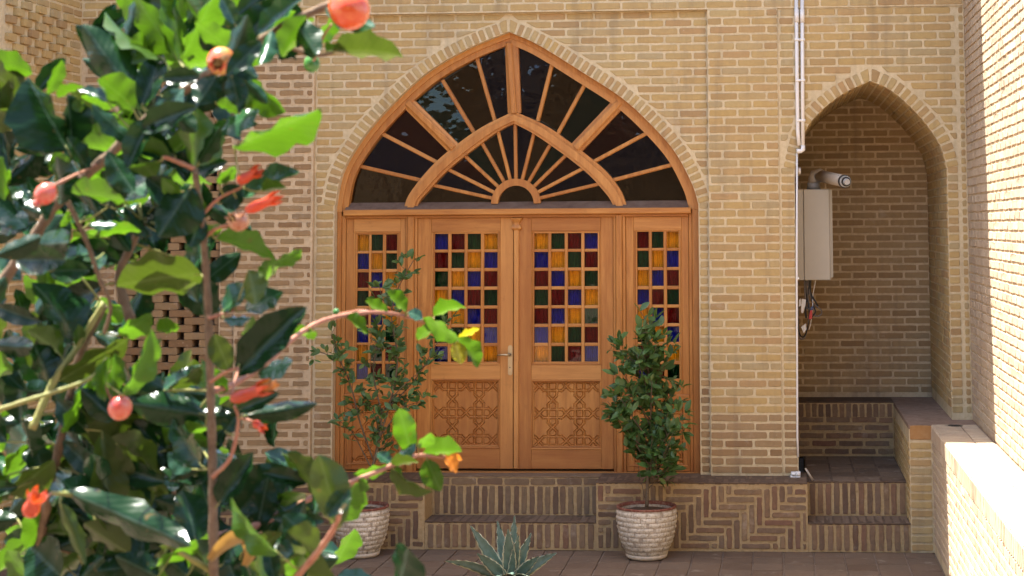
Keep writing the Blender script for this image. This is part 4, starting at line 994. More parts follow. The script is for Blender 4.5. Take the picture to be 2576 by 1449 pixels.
for pts, r, k in (([(2026, 700), (2027, 730), (2032, 760), (2036, 790), (2030, 830), (2020, 848), (2010, 835), (2007, 790)], 0.006, 'black'), ([(2032, 700), (2036, 735), (2044, 760), (2056, 772), (2066, 780), (2066, 790), (2056, 796), (2044, 790)], 0.006, 'cable'),
                  ([(2036, 700), (2034, 730), (2030, 752), (2026, 770), (2028, 800)], 0.008, 'black'), ([(2030, 700), (2034, 720), (2043, 745), (2052, 760), (2058, 770)], 0.007, 'black'), ([(2029, 705), (2031, 735), (2036, 770), (2034, 800), (2031, 825), (2024, 850), (2014, 852)], 0.005, 'cable'),
                  ([(2024, 702), (2025, 740), (2028, 770), (2036, 778), (2046, 774)], 0.007, 'cable'), ([(2040, 702), (2039, 735), (2047, 770), (2051, 785), (2042, 798)], 0.006, 'black'),
                  ([(2052, 705), (2048, 725), (2045, 745), (2044, 775), (2040, 810), (2035, 830)], 0.0035, 'pvc'), ([(2010, 770), (2008, 810), (2012, 850), (2022, 852)], 0.005, 'cable')):
    cable(pts, r, M[k], 'cable', cb)
def plate(px, Y, th, nm, mat, parent):
    q = [P(x, y, Y) for x, y in px]; q = [Vector((p.x, p.z)) for p in q]
    if sum(q[k].x * q[(k + 1) % len(q)].y - q[(k + 1) % len(q)].x * q[k].y for k in range(len(q))) < 0: q.reverse()
    return MB().prism([(p.x, p.y) for p in q], Y, Y + th).build(nm, mat, parent)
plate([(2017, 752), (2027, 754), (2026, 768), (2020, 788), (2015, 786)], YC - 0.05, 0.03, 'connector', M['tape'], cb)
plate([(2010, 756), (2014, 750), (2016, 768), (2010, 772)], YC - 0.04, 0.03, 'connector', M['tape'], cb)
plate([(2015, 823), (2027, 814), (2029, 828), (2022, 838)], YC - 0.05, 0.02, 'connector', M['tape'], cb)
plate([(2040, 772), (2046, 770), (2046, 780), (2039, 782)], YC - 0.04, 0.02, 'valve_handle', M['blue'], cb)
plate([(2038, 781), (2044, 780), (2043, 802), (2034, 803)], YC - 0.045, 0.02, 'valve_handle', M['red'], cb)
# conduits down the pier
def pipe(name, label, pts, r, Y, mat, clips=(), couple=(), grp=None, elbow=None):
    t = thing(name, P(*pts[-1], Y), label, 'pipe', grp)
    MB().tube([P(x, y, Y) for x, y in pts], r, 14).build('pipe', mat, t, True)
    for y in clips: c = P(pts[0][0] + (pts[-1][0] - pts[0][0]) * (y + 20) / (pts[-1][1] + 20), y, Y); MB().box(c.x - r * 1.35, c.x + r * 1.35, Y - r * 1.25, Y + r * 1.6, c.z - 0.009, c.z + 0.009, 0.004).build('clip', mat, t)
    for y in couple: c = P(pts[0][0] + (pts[-1][0] - pts[0][0]) * (y + 20) / (pts[-1][1] + 20), y, Y); MB().tube([c + Vector((0, 0, 0.05)), c - Vector((0, 0, 0.05))], r * 1.22, 14).build('coupling', mat, t, True)
    if elbow: MB().tube([P(x, y, Y) for x, y in elbow], r * 1.2, 14).build('elbow', mat, t, True)
    return t
pipe('conduit', 'white plastic conduit on the pier, the one nearer the door', [(2003, -20), (2005, 200), (2007, 330), (2010, 366)], 0.0145, -0.012, M['pvc'], (100, 202, 303), (40,), 'conduits on the pier')
pipe('conduit', 'white plastic conduit ending in an elbow at the niche arch', [(2018, -20), (2019, 200), (2020, 376)], 0.0145, -0.012, M['pvc'], (100, 202, 303), (40,), 'conduits on the pier', elbow=[(2020, 366), (2020, 377), (2015, 380), (2004, 380)])
pipe('gas_pipe', 'thin pale pipe running down the niche edge beside the boiler', [(2005, 385), (2004.5, 700), (2006, 1100), (2008, 1150)], 0.0075, -0.004, M['pvc'], (700,), ())
mb = thing('pipe_offcut', P(2032, 1190, -0.02), 'short pale pipe offcut leaning at the niche landing', 'pipe')
MB().tube([P(2026, 1178, -0.03), P(2045, 1208, -0.05)], 0.008, 10).build('pipe', M['flue'], mb, True)
tp = thing('wrapped_block', P(2001, 1208, -0.1), 'small white tape-wrapped block at the foot of the pier', 'block')
for i, (x0, x1, y0, y1) in enumerate(((1990, 2002, 1189, 1197), (2002, 2014, 1188, 1197), (1988, 2001, 1198, 1206), (2001, 2014, 1198, 1206))):
    a = P(x0, y1, -0.06); b = P(x1, y0, -0.06); MB().box(a.x, b.x - 0.001, -0.075, -0.002, a.z + 0.001, b.z, 0.007).build('wrap', M['tape'], tp)
V, F = lathe([(0.03, 0), (0.038, 0.012), (0.03, 0.02), (0.0005, 0.022)], 14); 
MB().box(P(1990, 1209, -.06).x, P(2012, 1209, -.06).x, -0.07, -0.004, ZP + 0.0005, P(2001, 1206, -0.06).z, 0.006).build('base', M['tape'], tp)

# ------------------------------------------------------------------ pots
M['glaze'] = rough_mat('cracked_white_glaze', [(0.20, 0.145, 0.085), (0.60, 0.53, 0.42), (0.68, 0.62, 0.51)], 70, 0.7, 0.5, 0.3)
M['clay'] = rough_mat('red_clay', [(0.12, 0.038, 0.024), (0.18, 0.058, 0.036), (0.32, 0.20, 0.14)], 40)
M['potdark'] = rough_mat('pot_joint', [(0.18, 0.13, 0.085), (0.40, 0.33, 0.25), (0.52, 0.45, 0.36)], 50)
M['saucer'] = plain('cream_saucer', (0.56, 0.47, 0.35), 0.5, var=0.15)
def pot(label, slabel, x, y, Y, rim, h, seed):
    rn = random.Random(seed); c = P(x, y, Y); c.z = 0.004; t = thing('plant_pot', c, label, 'pot', 'white brick-patterned pots by the door')
    prof0 = [(0.60, 0.0), (0.69, 0.08), (0.83, 0.25), (0.945, 0.48), (1.0, 0.72), (1.005, 0.9), (0.985, 1.0)]
    pr_ = [Vector((r * rim, z * h)) for r, z in prof0]; cur = crom(pr_, 6); zb = c.z + 0.016
    V, F = lathe([(0.0005, 0)] + [(p.x, p.y) for p in cur] + [(rim * 0.93, h), (rim * 0.90, h - 0.02), (rim * 0.88, h - 0.05)], 40, (c.x, c.y, zb)); body = obj('body', V, F, M['potdark'], t, True)
    V, F = lathe([(rim * 0.998, h - 0.010), (rim * 1.016, h - 0.004), (rim * 1.010, h + 0.005), (rim * 0.94, h + 0.006), (rim * 0.905, h - 0.012), (rim * 0.90, h - 0.03)], 40, (c.x, c.y, zb)); obj('rim', V, F, M['clay'], t, True)
    V, F = lathe([(0.0005, h - 0.026), (rim * 0.4, h - 0.028), (rim * 0.895, h - 0.034)], 24, (c.x, c.y, zb))
    V = [(v[0], v[1], v[2] + 0.012 * noise.noise(Vector(v) * 30)) for v in V]; obj('soil', V, F, M['soil'], t, True)
    fr = widths([Vector((p.x, p.y)) for p in cur]); rows = 9; hh = (h - 0.03) / rows
    for k in range(rows):             # embossed bricks round the pot
        za, zb_ = 0.012 + k * hh + 0.0022, 0.012 + (k + 1) * hh - 0.0022; n = 13
        for j in range(n):
            a0 = 2 * math.pi * (j + 0.5 * (k % 2)) / n + 0.014 + rn.uniform(-.06, .06); a1 = a0 + 2 * math.pi / n - rn.uniform(0.0, 0.07); V = []; F = []; nx, nz = 6, 3
            for q in range(nz + 1):
                for i in range(nx + 1):
                    z = za + (zb_ - za) * q / nz; a = a0 + (a1 - a0) * i / nx; r = fr(z) or rim
                    ed = i in (0, nx) or q in (0, nz); r += 0.0008 if ed else 0.005 + 0.006 * noise.noise(Vector((a * 14, z * 130, seed)))
                    V.append((c.x + r * math.cos(a), c.y + r * math.sin(a), c.z + 0.016 + z))
            for q in range(nz):
                for i in range(nx): e = q * (nx + 1) + i; F.append((e, e + 1, e + nx + 2, e + nx + 1))
            obj('brick', V, F, M['glaze'], body, True)
    s_ = thing('saucer', c, slabel, 'saucer', 'saucers under the pots'); rs = rim * 0.70
    V, F = lathe([(0.0005, 0.012), (rs * 0.86, 0.012), (rs * 0.97, 0.034), (rs * 1.02, 0.034), (rs * 0.98, 0.010), (rs * 0.88, 0.0), (0.0005, 0.0)], 40, (c.x, c.y, 0.004)); obj('dish', V, F, M['saucer'], s_, True)
    return c, c.z + 0.016 + h
potR = pot('white brick-patterned pot with the dense shrub, before the right plinth', 'round cream saucer under the pot with the dense shrub', 1627, 1398, -0.58, 0.212, 0.345, 3)
potL = pot('white brick-patterned pot with the airy shrub, behind leafy twigs', 'round cream saucer under the pot with the airy shrub', 907, 1396, -0.58, 0.198, 0.335, 4)
# the red clay shows again where the glaze has chipped along the rim

# ------------------------------------------------------------------ potted shrubs
M['leaf_s'] = leaf_mat('shrub_leaf', (0.058, 0.118, 0.030), (0.12, 0.24, 0.03), 0.22, 0.42, 0.4, False)
M['leaf_t'] = leaf_mat('shrub_leaf_pale', (0.095, 0.165, 0.05), (0.17, 0.29, 0.05), 0.25, 0.4, 0.45, False)
def small_leaf(mb, p, d, nrm, L, Wd, rn):
    d = d.normalized(); s = d.cross(nrm)
    if s.length < 1e-3: s = d.cross(Vector((1, 0.2, 0.1)))
    s.normalize(); n = s.cross(d); cv = rn.uniform(-0.15, 0.35); V = []
    for t, w_ in ((0, 0.04), (0.22, 0.62), (0.5, 1.0), (0.78, 0.72), (1.0, 0.03)):
        b = p + d * (L * t) - n * (L * cv * t * t)
        V += [b - s * (Wd / 2 * w_) + n * (Wd * 0.14 * w_), b, b + s * (Wd / 2 * w_) + n * (Wd * 0.14 * w_)]
    F = []
    for k in range(4):
        for i in range(2): a = k * 3 + i; F.append((a, a + 1, a + 4, a + 3))
    mb.add(V, F)
def shrub(name, label, base, branches, mats, dens, L, seed, Y=-0.58, spread=0.12, depth=0.18):
    rn = random.Random(seed); t = thing(name, base, label, 'shrub', 'shrubs in pots by the door'); st = MB(); cr = [MB() for _ in mats]
    for bi, (pts, r0, r1, leafy) in enumerate(branches):
        off = rn.uniform(-depth, depth) if bi > 0 else 0; W3 = []
        for k, (x, y) in enumerate(pts): W3.append(P(x, y, Y + off * (k / max(1, len(pts) - 1)) ** 0.7))
        c = crom(W3, 6); n = len(c); st.tube(c, [r0 + (r1 - r0) * i / (n - 1) for i in range(n)], 6)
        tot = 0
        for i in range(n - 1):
            f = i / (n - 1)
            if f < leafy: continue
            seg = (c[i + 1] - c[i]).length; tot += seg * dens
            while tot > 0:
                tot -= 1; p = c[i].lerp(c[i + 1], rn.random()); t0 = (c[i + 1] - c[i]).normalized()
                sd_ = Vector((rn.gauss(0, 1), rn.gauss(0, 1), rn.gauss(0, 0.8))).normalized(); tw = rn.random() ** 0.6 * spread
                q = p + (sd_ + t0 * 0.5).normalized() * tw
                if tw > 0.05 and rn.random() < 0.35: st.tube([p, p.lerp(q, 0.5) + Vector((0, 0, 0.008)), q], [0.0025, 0.002, 0.0012], 4)
                for k in range(rn.choice((2, 3, 4))):
                    d = (sd_ * 0.6 + t0 * 0.5 + Vector((rn.gauss(0, 0.7), rn.gauss(0, 0.7), rn.gauss(0.1, 0.5)))).normalized()
                    nr = Vector((rn.gauss(0, 0.5), -0.5 + rn.gauss(0, 0.5), 0.9)).normalized()
                    l = L * rn.uniform(0.45, 1.2); small_leaf(rn.choice(cr), q, d, nr, l, l * rn.uniform(0.42, 0.56), rn)
    st.build('stem', M['stem'], t, True)
    for mb, mt in zip(cr, mats): mb.build('crown', mt, t, True)
    return t
shrub('potted_shrub', 'airy multi-stemmed shrub in the pot behind the pomegranate twigs', potL[0], [
    ([(905, 1272), (915, 1230), (935, 1180), (955, 1100), (960, 1040)], 0.014, 0.008, 0.6), ([(955, 1100), (985, 1000), (1000, 900), (985, 800), (1000, 730), (1040, 655)], 0.008, 0.003, 0.15),
    ([(940, 1160), (905, 1060), (885, 980), (855, 910), (805, 885)], 0.007, 0.003, 0.25), ([(960, 1040), (1040, 960), (1090, 880), (1130, 810)], 0.006, 0.002, 0.45), ([(960, 1040), (940, 940), (950, 860), (965, 810)], 0.006, 0.002, 0.1),
    ([(955, 1100), (1010, 1030), (1065, 1008)], 0.005, 0.002, 0.3), ([(935, 1180), (885, 1085), (855, 1060)], 0.005, 0.002, 0.4), ([(1000, 900), (960, 870), (930, 850)], 0.004, 0.002, 0.1), ([(865, 930), (845, 870), (832, 842)], 0.004, 0.002, 0.1),
    ([(960, 1040), (1000, 985), (1055, 935), (1085, 905)], 0.005, 0.002, 0.3), ([(985, 800), (960, 745), (955, 720)], 0.004, 0.002, 0.3), ([(955, 1100), (940, 1040), (900, 1000)], 0.005, 0.002, 0.2), ([(935, 1180), (960, 1130), (985, 1100)], 0.004, 0.002, 0.4)],
    [M['leaf_s'], M['leaf_t'], M['leaf_t']], 50, 0.080, 5, spread=0.085, depth=0.16)
R_ends = [(1570, 870), (1545, 860), (1622, 795), (1690, 880), (1655, 835), (1716, 1040), (1528, 1010), (1540, 1035), (1700, 965), (1556, 945), (1600, 890), (1692, 1095), (1572, 1065), (1580, 960), (1668, 930), (1630, 900), (1610, 840), (1690, 1020), (1560, 1000), (1640, 960), (1600, 1090), (1665, 1060), (1652, 1145), (1692, 1165), (1612, 1118), (1668, 1196), (1640, 1105), (1685, 1125)]
br = [([(1627, 1275), (1629, 1220), (1633, 1150), (1640, 1080), (1636, 1000), (1625, 900)], 0.015, 0.006, 0.45), ([(1622, 1252), (1612, 1205), (1604, 1165)], 0.004, 0.002, 2), ([(1632, 1228), (1662, 1195), (1684, 1150), (1692, 1110)], 0.005, 0.003, 0.35), ([(1634, 1180), (1650, 1160), (1672, 1150)], 0.004, 0.002, 0.1)]
for i, e in enumerate(R_ends):
    y0 = min(1215, e[1] + 110); br.append(([(1636, y0), ((1636 + e[0]) / 2, (y0 + e[1]) / 2 + 5), e], 0.006, 0.002, 0.3))
shrub('potted_shrub', 'dense upright dark green shrub in the pot before the right plinth', potR[0], br, [M['leaf_s'], M['leaf_s'], M['leaf_t']], 58, 0.088, 6, spread=0.085, depth=0.17)

# ------------------------------------------------------------------ agave
def agave():
    YA = -1.42; base = P(1284, 1480, YA); base.z = 0.012; t = thing('agave', base, 'blue-grey spiky agave rosette at the bottom edge of the courtyard', 'agave')
    m, nt, ln, bs = newmat('variegated_agave'); tc = N(nt, 'ShaderNodeTexCoord'); sp = N(nt, 'ShaderNodeSeparateXYZ'); ln.new(tc.outputs['UV'], sp.inputs[0])
    ab = N(nt, 'ShaderNodeMath', operation='ABSOLUTE'); ln.new(sp.outputs[0], ab.inputs[0])
    pp = pos(nt); n1 = noisef(nt, ln, pp, 22, 4, 0.6); am = N(nt, 'ShaderNodeMath', operation='MULTIPLY_ADD'); ln.new(n1, am.inputs[0]); am.inputs[1].default_value = 0.5; ln.new(ab.outputs[0], am.inputs[2])
    c = mixc(nt, ln, mapr(nt, ln, n1, 0.3, 0.7), (0.036, 0.070, 0.052), (0.080, 0.130, 0.105)); c = mixc(nt, ln, mapr(nt, ln, am.outputs[0], 1.06, 1.12), c, (0.40, 0.41, 0.28))
    c = mixc(nt, ln, mapr(nt, ln, sp.outputs[1], 0.955, 0.975), c, (0.10, 0.045, 0.03))
    ln.new(c, bs.inputs['Base Color']); bs.inputs['Roughness'].default_value = 0.5
    thm = plain('agave_thorn', (0.30, 0.17, 0.10), 0.5)
    rn = random.Random(4)
    tips = [((1180, 1318), 0.0, 0.085), ((1250, 1305), 0.08, 0.078), ((1278, 1326), -0.10, 0.088), ((1295, 1291), 0.06, 0.075), ((1305, 1343), -0.07, 0.066), ((1338, 1336), 0.02, 0.070), ((1115, 1411), -0.06, 0.075), ((1358, 1398), -0.10, 0.070), ((1404, 1389), 0.06, 0.075), ((1197, 1390), -0.12, 0.080),
            ((1290, 1446), -0.26, 0.075), ((1232, 1465), -0.26, 0.075), ((1352, 1468), -0.26, 0.075)]
    for (x, y), dy, wd in tips:
        wd *= 1.18; tip = P(x, y, YA + dy); b = base + (Vector((tip.x, tip.y, base.z)) - base) * 0.10; d = tip - b; L = d.length
        side = d.cross(Vector((0, 1, 0.2))).normalized(); side = (side + Vector((0, rn.uniform(-0.3, 0.3), 0))).normalized(); side = (side - d.normalized() * side.dot(d.normalized())).normalized()
        nrm = side.cross(d).normalized()
        if nrm.y > 0: nrm = -nrm
        sag = Vector((0, 0, 1)) * (0.10 * L * (1 - abs(d.normalized().z))); n = 14; V = []; UV = []
        for i in range(n + 1):
            f = i / n; wv = wd * (0.75 + 0.9 * f * (1 - f)) * (1 - f ** 2.6) + 0.001; p = b + d * f + sag * math.sin(math.pi * f)
            for k in range(5):
                u = (k - 2) / 2; tooth = (0.0022 * ((i % 2) * 2 - 1) if abs(u) == 1 and 1 < i < n - 1 else 0)
                V.append(p + side * (u * (wv / 2 + tooth)) + nrm * (-0.20 * wv * (1 - u * u) + 0.05 * wv)); UV.append((u, f))
            V.append(p - nrm * (0.34 * wv)); UV.append((0, f))
        F = []
        for i in range(n):
            for k in range(4): a = i * 6 + k; F.append((a, a + 1, a + 7, a + 6))
            F += [(i * 6 + 4, i * 6 + 5, i * 6 + 11, i * 6 + 10), (i * 6 + 5, i * 6, i * 6 + 6, i * 6 + 11)]
        me = mesh('leaf', V, F, m, True); uv = me.uv_layers.new(name='UVMap')
        for lp_ in me.loops: uv.data[lp_.index].uv = UV[lp_.vertex_index]
        lf = link(bpy.data.objects.new('leaf', me), t); th = MB()
        for i in range(2, n - 1, 1):
            f = i / n; wv = wd * (0.75 + 0.9 * f * (1 - f)) * (1 - f ** 2.6); p = b + d * f + sag * math.sin(math.pi * f)
            for u in (-1, 1):
                q = p + side * (u * (wv / 2 + 0.001)) + nrm * (0.05 * wv); r = side * (u * 0.005) + d.normalized() * 0.002; e = d.normalized() * 0.002
                th.add([q - e, q + e, q + r, q + nrm * 0.002], [(0, 1, 2), (0, 2, 3), (1, 3, 2)])
        th.build('thorns', thm, lf)
agave()

# ------------------------------------------------------------------ pomegranate bush close to the camera
M['pl'] = leaf_mat('young_backlit_leaf', (0.036, 0.082, 0.008), (0.066, 0.150, 0.005), 0.46, 0.30, 0.28)  # light green carries the backlight in its colour as well as youth
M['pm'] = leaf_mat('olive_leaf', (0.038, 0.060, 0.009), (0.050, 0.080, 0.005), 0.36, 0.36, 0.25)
M['pd'] = leaf_mat('mature_shaded_leaf', (0.006, 0.023, 0.006), (0.012, 0.045, 0.004), 0.16, 0.24, 0.20)  # dark green carries the shade in its colour as well as age
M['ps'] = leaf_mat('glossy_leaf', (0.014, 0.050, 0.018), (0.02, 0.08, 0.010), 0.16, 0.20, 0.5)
M['py'] = leaf_mat('yellow_leaf', (0.22, 0.21, 0.012), (0.34, 0.30, 0.008), 0.5, 0.35, 0.4)
M['po'] = leaf_mat('orange_leaf', (0.34, 0.12, 0.02), (0.42, 0.14, 0.012), 0.5, 0.4, 0.4)
M['px'] = leaf_mat('dried_leaf', (0.20, 0.11, 0.025), (0.20, 0.11, 0.02), 0.4, 0.6, 0.2)
M['petal'] = leaf_mat('orange_petal', (0.50, 0.055, 0.016), (0.50, 0.07, 0.01), 0.3, 0.3, 0.5, False)
def fruit_mat(name, a, b, c):
    m, nt, ln, bs = newmat(name); p = pos(nt); n1 = noisef(nt, ln, p, 95, 4, 0.6); n2 = noisef(nt, ln, p, 320, 3, 0.6)
    col = mixc(nt, ln, mapr(nt, ln, n1, 0.42, 0.62), a, b); col = mixc(nt, ln, mapr(nt, ln, n2, 0.58, 0.72, 0, 0.6), col, c)
    ln.new(col, bs.inputs['Base Color']); bs.inputs['Roughness'].default_value = 0.25; bs.inputs['Subsurface Weight'].default_value = 0.15; bs.inputs['Subsurface Radius'].default_value = (0.004, 0.002, 0.001); return m
M['fr'] = fruit_mat('mottled_red_fruit', (0.42, 0.045, 0.022), (0.34, 0.20, 0.05), (0.48, 0.11, 0.03))
M['fo'] = fruit_mat('orange_red_fruit', (0.46, 0.050, 0.008), (0.50, 0.085, 0.016), (0.50, 0.25, 0.04))
M['fp'] = fruit_mat('pink_fruit', (0.40, 0.055, 0.035), (0.40, 0.11, 0.06), (0.38, 0.20, 0.10))
M['fb'] = fruit_mat('browned_fruit', (0.28, 0.10, 0.05), (0.36, 0.20, 0.11), (0.13, 0.07, 0.04))
M['fg'] = fruit_mat('green_bud', (0.03, 0.12, 0.02), (0.06, 0.20, 0.03), (0.05, 0.14, 0.03))
DB = 1.36
pb_base = PD(300, 1449, DB + 0.15); pb_base.z = 0.012
pom = thing('pomegranate_bush', pb_base, 'sunlit pomegranate bush with orange fruit filling the left foreground', 'bush')
LEAFM = []
def leaf_mesh(seed):                  # unit leaf: x 0..1 from base to tip, y across, z relief
    rn = random.Random(seed); n = 14; V = []; F = []; curl = rn.uniform(-0.08, 0.26); fold = rn.uniform(0.10, 0.36); side = rn.uniform(-0.07, 0.07); wob = rn.uniform(0, 6); fat = rn.uniform(-0.12, 0.24)
    for i in range(n + 1):
        t = 0.5 - 0.5 * math.cos(math.pi * i / n); w_ = max((4 * t * (1 - t)) ** (0.66 if t < 0.5 else 0.80) * (1 - fat + 2 * fat * t) if 0 < t < 1 else 0.0, 0.05 if t < 0.5 else 0.008) * 0.5
        for k in range(7):
            u = (k - 3) / 3; wave = 0.055 * math.sin(t * 17 + wob + u) * abs(u) * w_ * 2
            V.append((t, u * w_ + side * math.sin(math.pi * t), -curl * t * t + abs(u) ** 1.3 * w_ * fold + wave))
    for i in range(n):
        for k in range(6): a = i * 7 + k; F.append((a, a + 1, a + 8, a + 7))
    me = mesh('leaf', V, F, M['pl'], True); uv = me.uv_layers.new(name='UVMap')
    for lp_ in me.loops: uv.data[lp_.index].uv = V[lp_.vertex_index][:2]
    return me
LEAFM = [leaf_mesh(i) for i in range(10)]
RL = random.Random(12)
LEAVES = []
def leaf3(b, t, wpx, tone, rn=RL, stalk=True):
    """leaf between two world points; its roll is chosen so the sun shines through it, rakes it or glints on it"""
    ax = (t - b); L = ax.length; ax.normalize(); mid = (b + t) / 2; v = (CAM - mid).normalized(); dist = (mid - CAM).length
    n0 = (v - ax * v.dot(ax)).normalized(); best = None
    for k in range(-13, 14):
        n = Matrix.Rotation(R(k * 4.5), 3, ax) @ n0; d = n.dot(SUN); h = n.dot((SUN + v).normalized())
        if tone in 'LMYOX': sc = d + 0.0016 * abs(k * 4.5)
        elif tone == 'S': sc = -abs(h) * 1.0 + 0.001 * abs(k)
        else: sc = abs(d - 0.10) + 0.0012 * abs(k * 4.5)
        sc += rn.uniform(0, 0.05)
        if best is None or sc < best[0]: best = (sc, n, k)
    n = best[1]; wd = wpx * dist / FPX / max(0.5, abs(n.dot(v)))
    y = n.cross(ax); sx = 1 if rn.random() < 0.5 else -1
    Mx = Matrix((ax * L, y * wd * sx, n * L * sx * (1 if sx > 0 else 1))).transposed().to_4x4()
    if Mx.determinant() < 0: Mx = Matrix((ax * L, -y * wd * sx, n * L * sx)).transposed().to_4x4()
    Mx.translation = b
    x0, y0, _ = proj(b); x1, y1, _ = proj(t); cx, cy = (x0 + x1) / 2, (y0 + y1) / 2; seen = math.hypot(x1 - x0, y1 - y0) * wpx * (1 if -10 < cx < 2586 and -10 < cy < 1460 else 0.01) * (0.3 if dist > 1.72 else 1)
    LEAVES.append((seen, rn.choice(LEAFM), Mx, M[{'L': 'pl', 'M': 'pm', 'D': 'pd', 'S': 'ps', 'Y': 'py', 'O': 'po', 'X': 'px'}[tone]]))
BR = []                               # branch polylines in the world, for attaching leaf stalks
def branch(pts, d0, d1, r0, r1, mat, name='branch'):
    n = len(pts); W3 = [PD(x, y, d0 + (d1 - d0) * i / (n - 1)) for i, (x, y) in enumerate(pts)]; c = crom(W3, 8); m_ = len(c)
    rad = [(r0 + (r1 - r0) * i / (m_ - 1)) * (1 + 0.10 * math.sin(i * 1.9) * (1 if i % 5 else 1.8)) for i in range(m_)]
    MB().tube(c, rad, 10).build(name, mat, pom, True); BR.extend(c); return c
B1 = branch([(-80, 830), (20, 690), (84, 600), (150, 505), (280, 385), (370, 300), (480, 215), (600, 140), (720, 62), (830, 10), (880, -25)], 1.36, 1.30, 0.0050, 0.0030, M['bark'])
B2 = branch([(540, 1560), (537, 1400), (535, 1200), (530, 1000), (525, 800), (512, 600), (490, 425)], 1.44, 1.36, 0.0044, 0.0026, M['bark'])
branch([(165, 495), (215, 600), (250, 700), (278, 770), (262, 840)], 1.37, 1.40, 0.0022, 0.0016, M['bark'])
branch([(60, 1560), (95, 1400), (112, 1300), (150, 1120), (200, 900), (262, 770)], 1.55, 1.46, 0.0055, 0.0030, M['bark'])
branch([(80, 1080), (135, 960), (190, 880), (262, 760)], 1.42, 1.45, 0.0034, 0.0026, M['twigy'])
branch([(-60, 1050), (60, 1010), (140, 985), (230, 950), (270, 900)], 1.30, 1.33, 0.0022, 0.0014, M['twigy'])
branch([(330, 810), (300, 700), (330, 620), (360, 560)], 1.5, 1.5, 0.0045, 0.003, M['bark'])
branch([(490, 425), (430, 400), (410, 395)], 1.36, 1.34, 0.0022, 0.0014, M['twig'])
branch([(620, 140), (690, 110), (760, 130), (800, 140), (840, 132)], 1.32, 1.34, 0.0022, 0.0012, M['bark'])
branch([(795, 140), (788, 155)], 1.335, 1.335, 0.0012, 0.001, M['twig']); branch([(800, 138), (812, 95), (835, 60)], 1.335, 1.33, 0.0012, 0.001, M['twig'])
B5 = branch([(535, 985), (600, 960), (680, 905), (740, 850), (800, 812), (870, 793), (960, 786), (1050, 804), (1110, 836), (1150, 870)], 1.45, 1.80, 0.0030, 0.0014, M['twig'])
B6 = branch([(535, 1350), (610, 1335), (690, 1300), (755, 1265), (884, 1213), (983, 1172), (1045, 1147), (1100, 1148), (1150, 1156)], 1.44, 1.68, 0.0036, 0.0014, M['twig'])
branch([(700, 1500), (790, 1400), (840, 1330), (855, 1290)], 1.3, 1.22, 0.0030, 0.0018, M['twig'])
branch([(535, 1200), (580, 1150), (600, 1060), (590, 1020)], 1.40, 1.38, 0.0020, 0.0012, M['twig'])
branch([(525, 800), (560, 790), (590, 780)], 1.38, 1.38, 0.0016, 0.001, M['twig']); branch([(530, 960), (570, 935), (600, 925)], 1.38, 1.36, 0.0018, 0.001, M['twig'])
branch([(512, 600), (545, 575), (600, 560)], 1.38, 1.36, 0.0018, 0.0012, M['twig']); branch([(505, 545), (550, 500), (610, 470)], 1.37, 1.36, 0.0016, 0.001, M['twig'])
branch([(540, 1440), (440, 1380), (330, 1300), (200, 1250), (130, 1240)], 1.44, 1.34, 0.003, 0.0016, M['twigy'])
branch([(95, 1400), (180, 1330), (260, 1260), (300, 1180)], 1.55, 1.5, 0.003, 0.0015, M['bark'])
for q, r_ in ((B2[0], 0.0046), (PD(60, 1560, 1.55), 0.0056), (PD(700, 1500, 1.30), 0.0032)):   # stems down to the soil
    f_ = Vector((q.x * 0.6 + pb_base.x * 0.4, q.y * 0.7 + pb_base.y * 0.3, 0.0)); MB().tube(crom([q + Vector((0, 0, 0.01)), q - Vector((0, 0, 0.12)), q.lerp(f_, 0.5) + Vector((0.03, 0.02, 0)), f_], 6), [r_ + 0.006 * i / 18 for i in range(19)], 10).build('stem', M['bark'], pom, True)
